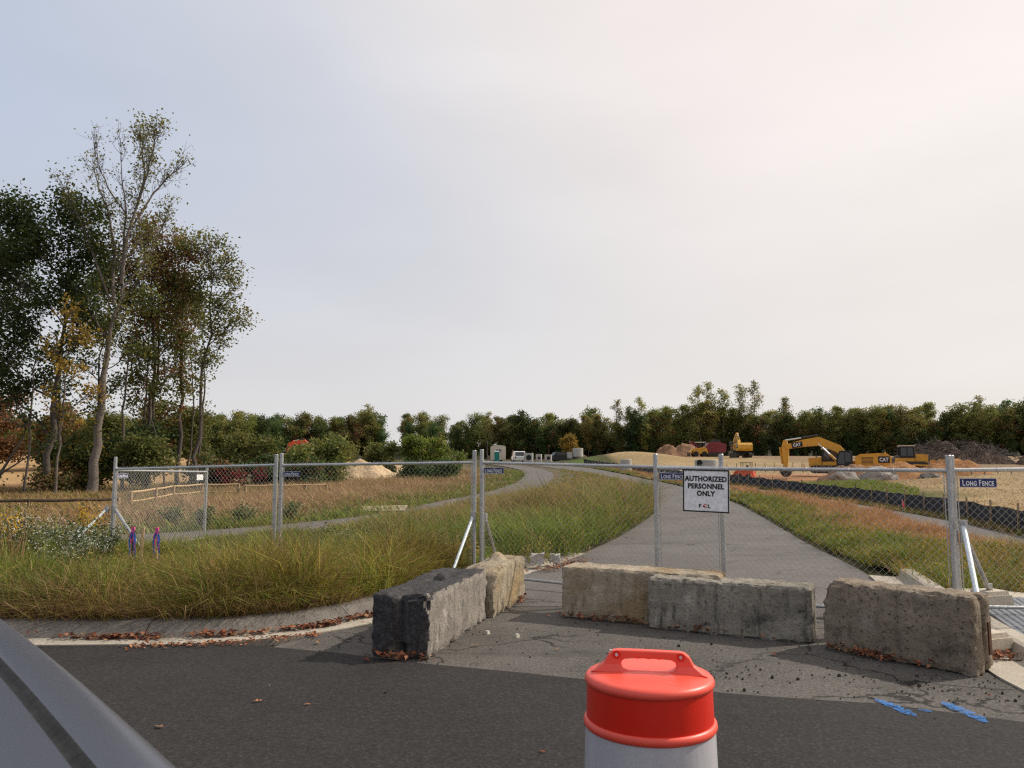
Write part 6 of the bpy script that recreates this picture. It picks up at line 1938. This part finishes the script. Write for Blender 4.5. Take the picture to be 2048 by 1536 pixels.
def grinder():
    root = thing('wood_grinder', 'dark red grinding machine on the far side of the tan field', 'machine', zt(43.2, 165), R(180))
    MB().prism([(-2.2, .9), (-2.4, 2.6), (-.6, 3.2), (1.4, 2.9), (2.2, 1.9), (2.2, .9)], -1.2, 1.2).build('hopper', M['darkred'], root)
    mb = MB(); beam(mb, [(2.0, 1.2), (5.2, 3.2)], 1.0, [.5, .35]); mb.build('conveyor', M['darkred'], root)
    for y in (-1.1, 1.1): track(root, y, 3.4, .42, .45)
    MB().prism([(-1.2, 2.9), (-1.2, 3.6), (.2, 3.7), (.2, 3.0)], -1.0, 1.0).build('engine_cover', M['steel_dark'], root)


grinder()


def loader(label, loc, rz, col, s=1.):
    root = thing('compact_loader', label, 'loader', loc, rz, 'compact machines on the site'); root.scale = (s, s, s)
    MB().prism([(.9, .35), (.95, 1.0), (.3, 1.15), (-1.0, 1.2), (-1.1, .4)], -.55, .55).build('body', M[col], root)
    for x in (-.6, .6):
        for y in (-.68, .68):
            w = thing('wheel', None, None); w.parent = root; w.location = (x, y, .38); w.rotation_euler = (R(90), 0, 0)
            MB().lathe([(.2, -.13), (.36, -.12), (.38, 0), (.36, .12), (.2, .13)], k=18).build('tyre', M['rubber'], w)
            MB().lathe([(.04, -.11), (.2, -.12), (.2, .12), (.04, .11)], k=12).build('rim', M['white'], w)
    rp = MB()
    for x in (-.7, .35):
        for y in (-.5, .5): rp.tube([(x, y, 1.1), (x, y, 2.0)], .04, 6)
    rp.build('roll_bar', M['black'], root)
    MB().box((-.18, 0, 2.04), (1.35, 1.2, .07)).build('canopy', M['black'] if col == 'orange' else M['white'], root)
    MB().prism([(-.3, 1.15), (-.35, 1.75), (-.25, 1.75), (-.15, 1.3), (.15, 1.28), (.15, 1.15)], -.25, .25).build('seat', M['black'], root)
    mb = MB(); beam(mb, [(-.8, 1.3), (1.0, 1.0), (1.5, .35)], 1.25, [.14, .16, .14]); mb.build('lift_arm', M[col], root)
    MB().prism([(1.4, .1), (1.45, .6), (1.55, .6), (1.5, .2), (2.0, .12), (2.0, .06)], -.75, .75).build('bucket', M['steel_dark'], root)


loader('small orange machine with black roll bar on the tan field left of the large excavator', zt(23.2, 77, .05), R(150), 'orange', .85)
loader('small tan loader with white canopy beside the dark red machine', zt(39.5, 163), R(180), 'yellow', 1.5)

# ------------------------------------------------------------------ site objects
def site_trailer():
    x, y = -2.55, 140
    root = thing('site_trailer', 'tan site trailer with curved roof beyond the curve of the road', 'trailer', zt(x, y, .0), R(2))
    MB().prism([(-1.35, .45), (-1.35, 2.75), (-1.1, 2.95), (0, 3.05), (1.1, 2.95), (1.35, 2.75), (1.35, .45)], -3.2, 3.2).build('body', M['tan'], root)
    for xx in (-.2, .25):
        w = MB().box((xx, -3.22, 2.05), (.36, .04, .5)).build('window', M['glass'], root)
        MB().box((xx, -3.235, 1.78), (.42, .04, .04)).build('window_sill', M['white'], w)
    MB().box((.95, -3.22, 1.5), (.5, .04, 1.7)).build('door', M['tan'], root)
    MB().box((0, 0, .3), (1.6, 5.6, .35)).build('chassis', M['steel_dark'], root)
    t = thing('portable_toilet', 'teal portable toilet with white roof before the site trailer', 'toilet', zt(-2.6, 133, 0))
    MB().box((0, 0, .95), (.85, .95, 1.9)).build('cabin', M['teal'], t)
    MB().box((0, 0, 1.98), (.9, 1.0, .16), taper=.8).build('roof', M['white'], t)
    MB().box((0, -.485, .95), (.6, .03, 1.6)).build('door', M['teal'], t)


site_trailer()


def car(label, loc, rz, mat, s=1.):
    root = thing('parked_car', label, 'car', loc, rz, 'vehicles parked along the far road'); root.scale = (s, s, s)
    MB().prism([(-2.2, .35), (-2.25, .85), (-2.0, 1.0), (1.2, 1.0), (2.1, .85), (2.2, .4), (2.1, .3), (-2.1, .3)], -.9, .9).build('body', mat, root)
    c = MB().prism([(-2.1, 1.0), (-1.8, 1.65), (-1.5, 1.72), (.2, 1.72), (.5, 1.65), (1.2, 1.0)], -.82, .82).build('cabin', mat, root)
    MB().prism([(-2.12, 1.05), (-1.86, 1.58), (-1.88, 1.59), (-2.15, 1.06)], -.68, .68).build('rear_window', M['glass'], c)
    g = MB()
    for y in (-.832, .824): g.prism([(-1.7, 1.08), (-1.55, 1.6), (.2, 1.6), (.85, 1.08)], y, y + .008)
    g.build('side_window', M['glass'], c)
    for y in (-.7, .7): MB().box((-2.24, y, .8), (.05, .2, .22)).build('tail_light', M['darkred'], root)
    for x in (-1.4, 1.4):
        for y in (-.82, .82):
            w = thing('wheel', None, None); w.parent = root; w.location = (x, y, .34); w.rotation_euler = (R(90), 0, 0)
            MB().lathe([(.2, -.1), (.32, -.1), (.34, 0), (.32, .1), (.2, .1)], k=18).build('tyre', M['rubber'], w)
            MB().lathe([(.03, -.09), (.2, -.1), (.2, .1), (.03, .09)], k=12).build('rim', M['galv'], w)


car('white van parked on the far road, seen from behind', zt(1.1, 132, .05), R(96), M['carwhite'], 1.1)
car('dark car half hidden beside the pale concrete rings', zt(8.6, 128, .0), R(20), M['black'], .95)
t = thing('flatbed_trailer', 'low white flatbed trailer behind the shrubs left of the site trailer', 'trailer', zt(-9.2, 132, .3), R(4))
MB().box((0, 0, .75), (2.3, 4.5, .35)).build('bed', M['carwhite'], t)
MB().box((-1.25, -.4, 1.0), (.5, 1.2, .45)).build('toolbox', M['yellow'], t)
for y in (-1, .2):
    MB().tube([(-1.1, y, .35), (1.1, y, .35)], .33, 14).build('wheel', M['rubber'], t)


def ring(label, loc, ro, ri, h, hole=None, rz=0, grp='precast concrete sections'):
    """upright precast section; hole = (radius, centre height) cut as a short pipe mouth"""
    k_ = 36
    bm = bmesh.new()
    prof = [(ro, 0), (ro, h - .04), (ro - .04, h), (ri + .02, h), (ri, h - .02), (ri, .0)]
    vs_ = [[bm.verts.new((r_ * math.cos(a), r_ * math.sin(a), z)) for a in np.arange(k_) * 2 * math.pi / k_] for r_, z in prof]
    for a in range(len(prof)):
        b = (a + 1) % len(prof)
        for j in range(k_):
            bm.faces.new((vs_[a][j], vs_[a][(j + 1) % k_], vs_[b][(j + 1) % k_], vs_[b][j]))
    me = bpy.data.meshes.new('ring'); bm.to_mesh(me); bm.free(); me.materials.append(M['conegrey'])
    me.polygons.foreach_set('use_smooth', np.ones(len(me.polygons), bool)); me.set_sharp_from_angle(angle=R(40))
    root = thing('manhole_section', label, 'concrete ring', loc, rz, grp)
    o = bpy.data.objects.new('barrel', me); COL.objects.link(o); o.parent = root
    if hole:
        hr, hc = hole
        MB().tube([(0, -ro * .9, hc), (0, -ro - .012, hc)], hr, 20).build('pipe_mouth', M['black'], root)


ring('large precast concrete ring with arched opening behind the sign', zt(15.6, 62, .35), .92, .72, 1.1, (.26, .85), R(-50))
ring('precast concrete ring standing at the grass edge right of the far road', zt(11.2, 76, .1), .55, .42, 1.15)
ring('wide precast concrete ring on the far road at the foot of the green mound', zt(9.9, 116, .3), .78, .62, 1.25)
ring('small precast concrete ring left of the wide one on the far road', zt(8.7, 116, .2), .42, .3, .95)
for x, y, w, h, hl, lb in [(2.65, 124, 1.45, 1.45, .42, 'precast concrete box with round dark opening beside the white van'), (4.35, 125, .9, 1.25, .22, 'narrow precast concrete box right of the one with the round opening'), (5.9, 126, 1.1, 1.15, .28, 'precast concrete box at the right of the row on the far road')]:
    t = thing('precast_box', lb, 'concrete box', zt(x, y, .1), R(-8), 'precast concrete boxes')
    MB().box((0, 0, h / 2), (w, 1.2, h), taper=.97).build('body', M['conegrey'], t)
    MB().tube([(.1, -.55, h * .5), (.1, -.625, h * .5)], hl, 20).build('opening', M['black'], t)
t = thing('marker_post', 'thin dark post with a knob above the far concrete boxes', 'post', zt(6.1, 128, .0))
MB().tube([(0, 0, 0), (0, 0, 2.6)], .07, 6).build('pole', M['rust'], t); MB().lathe([(.05, 2.55), (.16, 2.65), (.16, 2.8), (.04, 2.9)], k=10).build('knob', M['rust'], t)


def mound(name, label, x, y, rx, ry, h, mat, seed, rough=.25, cat='dirt pile', group='dirt piles on the site', n=44, peaks=None, rz=0.):
    sv = Vector((seed * 3.1, seed * 1.7, seed))
    u = np.linspace(-1, 1, n)
    v = []
    for a in u:
        for b in u:
            rr2 = math.hypot(a, b)
            z = max(0, 1 - rr2) ** .8
            if peaks:
                z = max([hp * max(0, 1 - math.hypot((a - pa) / wa, (b - pb) / wb)) ** .85 for pa, pb, wa, wb, hp in peaks])
            q = Vector((a * rx, b * ry, 0)) * .6 + sv
            z = z * (1 + rough * mnoise.fractal(q, 1., 2., 4)) + (rough * .25 * mnoise.fractal(q * 2.6, 1., 2., 3) if z > .02 else 0)
            xx, yy = a * rx, b * ry
            xw = x + xx * math.cos(rz) - yy * math.sin(rz); yw = y + xx * math.sin(rz) + yy * math.cos(rz)
            v.append((xw - x, yw - y, hz(xw, yw) - .15 + z * h))
    f = np.array([(i * n + j, (i + 1) * n + j, (i + 1) * n + j + 1, i * n + j + 1) for i in range(n - 1) for j in range(n - 1)])
    o = MB().add(np.array(v) - np.array((0, 0, hz(x, y))), f).build(name, mat, loc=(x, y, hz(x, y)), smooth=True)
    return tag(o, label, cat, group)


D_OR = pm('orange_soil', (.20, .085, .028), (.34, .16, .055), .9, .95, .8, fine=6, dist=.15)
D_BR = pm('brown_soil', (.16, .085, .045), (.27, .15, .085), .9, .95, .8, fine=6, dist=.15)
D_DK = pm('dark_mulch', (.055, .036, .026), (.12, .08, .06), .9, .95, .9, fine=6, dist=.2)
D_TN = pm('pale_sand', (.42, .29, .16), (.54, .40, .245), .8, .95, .6, fine=5, dist=.12)
D_GY = pm('grey_stone', (.20, .175, .15), (.33, .30, .26), 1.2, .95, .6, fine=7, dist=.12)
mound('dirt_pile', 'long orange dirt pile in front of the large excavator, rising to the right', 38.2, 72.5, 8.0, 3.2, 1.0, D_OR, 3, .35, peaks=[(-.6, 0, .6, 1., 1.9), (-.25, .1, .6, 1., 2.1), (.1, 0, .6, 1., 2.1), (.45, .1, .55, 1., 2.6)])
mound('dirt_pile', 'low grey-brown rubble heap at the foot of the excavator arm', 30.4, 69.5, 3.4, 2.2, 1.75, D_BR, 4, .45)
mound('dirt_pile', 'brown dirt pile with pale left shoulder on the far field', 38.0, 172, 7.6, 4.5, 3.4, D_BR, 5, .3, peaks=[(-.45, 0, .5, .9, 1.0), (.1, 0, .85, .9, .95), (.3, .1, .7, .8, .85)])
mound('dirt_pile', 'dark mulch pile at the left end of the green mound', 12.0, 150, 4.2, 3, 2.2, D_DK, 6, .35)
bp_ = mound('brush_pile', 'long brown brush pile along the wood at the right', 69.5, 122, 10.5, 4.5, 3.4, D_DK, 7, .4, 'brush pile', 'brush piles at the right', peaks=[(-.55, 0, .45, .9, .8), (-.1, 0, .6, .9, 1.0), (.35, 0, .6, .9, .95)])
mound('brush_pile', 'dark brush pile cut by the right edge of the picture', 82.5, 118, 5.5, 4, 3.2, D_DK, 8, .4, 'brush pile', 'brush piles at the right')
mound('dirt_pile', 'pale sandy bank behind the tan meadow', -11.2, 57, 3.9, 2.6, 1.75, D_TN, 9, .3)
mound('dirt_pile', 'pale grey stone heap behind the small fence plate right of the road', 14.2, 66, 2.6, 1.8, .9, D_GY, 10, .3)
# branches on the long brush pile
mb = MB(); rr_ = np.random.default_rng(61)
for i in range(420):
    a = rr_.uniform(-.85, .85); b = rr_.uniform(-.8, .2)
    x0 = a * 10.5; y0 = b * 4.5
    z0 = 3.0 * max(0, 1 - abs(a) ** 3) * max(0, 1 - abs(b)) ** .85 + .4
    d = rr_.normal(0, 1, 3) * np.array((1, .6, .45)); d /= np.linalg.norm(d); L = rr_.uniform(.6, 2.2)
    mb.tube([np.array((x0, y0, z0)) - d * L / 2, np.array((x0, y0, z0)) + d * L / 2], rr_.uniform(.02, .06), 3, cap=False)
o = mb.build('branches', M['bark'], bp_); o['kind'] = 'stuff'
# boulders
for i, (x, y, s, c, lb) in enumerate([(28.8, 66.8, .95, 'conegrey', 'big pale angular boulder at the foot of the excavator arm, left of two'), (31.9, 67.5, 1.15, 'conegrey', 'big grey slab boulder leaning before the excavator cab'), (35.6, 66.0, .75, 'steel_dark', 'dark grey boulder at the foot of the orange dirt'), (36.4, 66.3, .6, 'conegrey', 'small grey boulder at the foot of the orange dirt')]):
    bm = bmesh.new(); bmesh.ops.create_icosphere(bm, subdivisions=3, radius=s)
    for v in bm.verts:
        q = v.co * (1.2 / s) + Vector((i * 7.3, 0, 0))
        v.co *= 1 + .35 * mnoise.noise(q * 1.1) + .12 * mnoise.noise(q * 3)
        v.co.z *= .75; v.co.x *= 1.25
    me = bpy.data.meshes.new('boulder'); bm.to_mesh(me); bm.free(); me.materials.append(D_GY if c == 'conegrey' else M['steel_dark'])
    o = bpy.data.objects.new('boulder', me); o.location = (x, y, hz(x, y) + s * .45); COL.objects.link(o); tag(o, lb, 'boulder', 'boulders by the excavator')


# ------------------------------------------------------------------ silt fence, rails, wire fence
def silt_fence():
    root = thing('silt_fence', 'low black silt fence with wooden stakes running along the footpath', 'silt fence', (12.0, 17.6, 0))
    p = resample(SILT, 260)
    d = np.concatenate([[0], np.cumsum(np.linalg.norm(np.diff(p, axis=0), axis=1))])
    rr_ = np.random.default_rng(8)
    z = H(p[:, 0], p[:, 1])
    sag = .045 * np.abs(np.sin(d / 2.1 * math.pi)) + (vnoise(p[:, 0] * 3, p[:, 1] * 3, 1.0) - .5) * .06
    bel = (vnoise(p[:, 0] * 2, p[:, 1] * 2, .8) - .5) * .10
    n = len(p); nn = offs(p, 1.) - p
    rows = []
    for f, off in ((0, .0), (.35, .7), (.7, .5), (1., .0)):
        q = p + nn * (bel * off)[:, None]
        rows.append(np.concatenate([q, (z - .03 + (.64 - sag) * f)[:, None]], 1))
    A = np.stack(rows, 1).reshape(-1, 3)
    B = A + np.concatenate([np.repeat(nn, 4, 0) * -.006, np.zeros((n * 4, 1))], 1)
    i = np.arange(n - 1)[:, None] * 4; j = np.arange(3)[None, :]
    f = np.stack([i + j, i + 4 + j, i + 5 + j, i + 1 + j], -1).reshape(-1, 4)
    mb = MB().add(A, f); mb.add(B, f[:, ::-1])
    i = np.arange(n - 1)
    mb.add(np.concatenate([A[3::4], B[3::4]]), np.stack([i, i + 1, i + 1 + n, i + n], 1))
    mb.build('fabric', M['silt'], root, origin=(12.0, 17.6, 0), smooth='auto')
    s = .4
    while s < d[-1]:
        x = float(np.interp(s, d, p[:, 0])); y = float(np.interp(s, d, p[:, 1]))
        o = MB().box((0, 0, .36), (.038, .038, .76), Matrix.Rotation(rr_.normal(0, .04), 3, 'Y')).build('stake', M['wood'] if rr_.random() < .7 else M['wood_dark'], root)
        k_ = np.argmin(np.abs(d - s))
        o.location = (x + nn[k_, 0] * .045 - 12.0, y + nn[k_, 1] * .045 - 17.6, hz(x, y))
        s += 1.75 + rr_.uniform(-.15, .15)


silt_fence()
for x, y, lb in ((12.05, 17.95, 'pink marker flag in front of the silt fence at the right edge'), (12.15, 24.2, 'pink marker flag before the silt fence left of the right post')):
    t = thing('marker_flag', lb, 'flag', zt(x, y), 0, 'pink marker flags')
    MB().tube([(0, 0, 0), (0, 0, .62)], .006, 5).build('wire_stem', M['galv'], t)
    MB().add([(0, 0, .62), (.015, -.01, .58), (.07, .01, .42), (.05, 0, .28), (.0, 0, .36)], [(0, 1, 2, 3, 4)]).build('flag', M['redflag'], t)


def timber_rail(label, pts, mats, hgt, rails, rr=.05):
    root = thing('timber_rail', label, 'rail fence', zt(*pts[0]), 0, 'low timber rails beyond the trail')
    o0 = np.array(zt(*pts[0]))
    for i, p in enumerate(pts):
        MB().box((p[0], p[1], hz(*p) + hgt / 2 - .05), (.13, .13, hgt + .1)).build('post', M[mats[0]], root, origin=o0)
    for a, b in zip(pts[:-1], pts[1:]):
        for k_, f in enumerate(rails):
            za, zb = hz(*a) + hgt * f, hz(*b) + hgt * f
            m_ = ((a[0] + b[0]) / 2, (a[1] + b[1]) / 2 - .09, (za + zb) / 2 - .02)
            MB().tube([(a[0], a[1] - .09, za), m_, (b[0], b[1] - .09, zb)], rr, 7).build('rail', M[mats[1 + k_ % 2]], root, origin=o0)


timber_rail('dark two-rail timber barrier below the tall trees', [(-20.5, 27.0), (-18.9, 27.2), (-17.0, 27.4), (-15.3, 27.8), (-14.4, 28.4)], ('wood', 'wood_dark', 'wood_dark'), .42, (.88, .30), .055)
timber_rail('pale two-rail timber barrier curving behind the turned-back panel', [(-14.2, 28.9), (-14.6, 31.8), (-15.2, 34.8), (-14.8, 37.0), (-13.2, 37.4)], ('wood', 'wood_pale', 'wood_pale'), .62, (.95, .38), .038)
timber_rail('pale single timber rail running right behind the second panel', [(-12.9, 37.5), (-11.6, 37.8), (-10.2, 38.2), (-9.2, 38.4)], ('wood', 'wood_pale', 'wood_pale'), .55, (.95,), .035)


def wire_fence(label, a, b, n, hgt):
    root = thing('wire_fence', label, 'wire fence', zt(*a), 0, 'wire fences on the site')
    o0 = np.array(zt(*a)); P = [(a[0] + (b[0] - a[0]) * i / (n - 1), a[1] + (b[1] - a[1]) * i / (n - 1)) for i in range(n)]
    for p in P:
        MB().tube([(p[0], p[1], hz(*p) - .1), (p[0], p[1], hz(*p) + hgt)], .035, 6).build('post', M['steel_dark'], root, origin=o0)
    for f in (.3, .6, .92):
        MB().tube([(p[0], p[1], hz(*p) + hgt * f) for p in P], .008, 3).build('wire', M['galv'], root, origin=o0)


wire_fence('short wire fence with dark posts beyond the straw slope at the right', (38.0, 64), (45, 63), 8, 1.3)
wire_fence('wire fence with thin posts across the tan field behind the sign', (24.0, 100), (39, 104), 12, 1.2)
t = thing('orange_cone', 'small orange cone in the grass behind the silt fence', 'cone', zt(15.6, 50.5))
MB().lathe([(.16, .04), (.05, .62), (.035, .66)], k=16).build('cone', M['orange'], t, smooth='auto'); MB().box((0, 0, .02), (.4, .4, .04)).build('base', M['orange'], t)
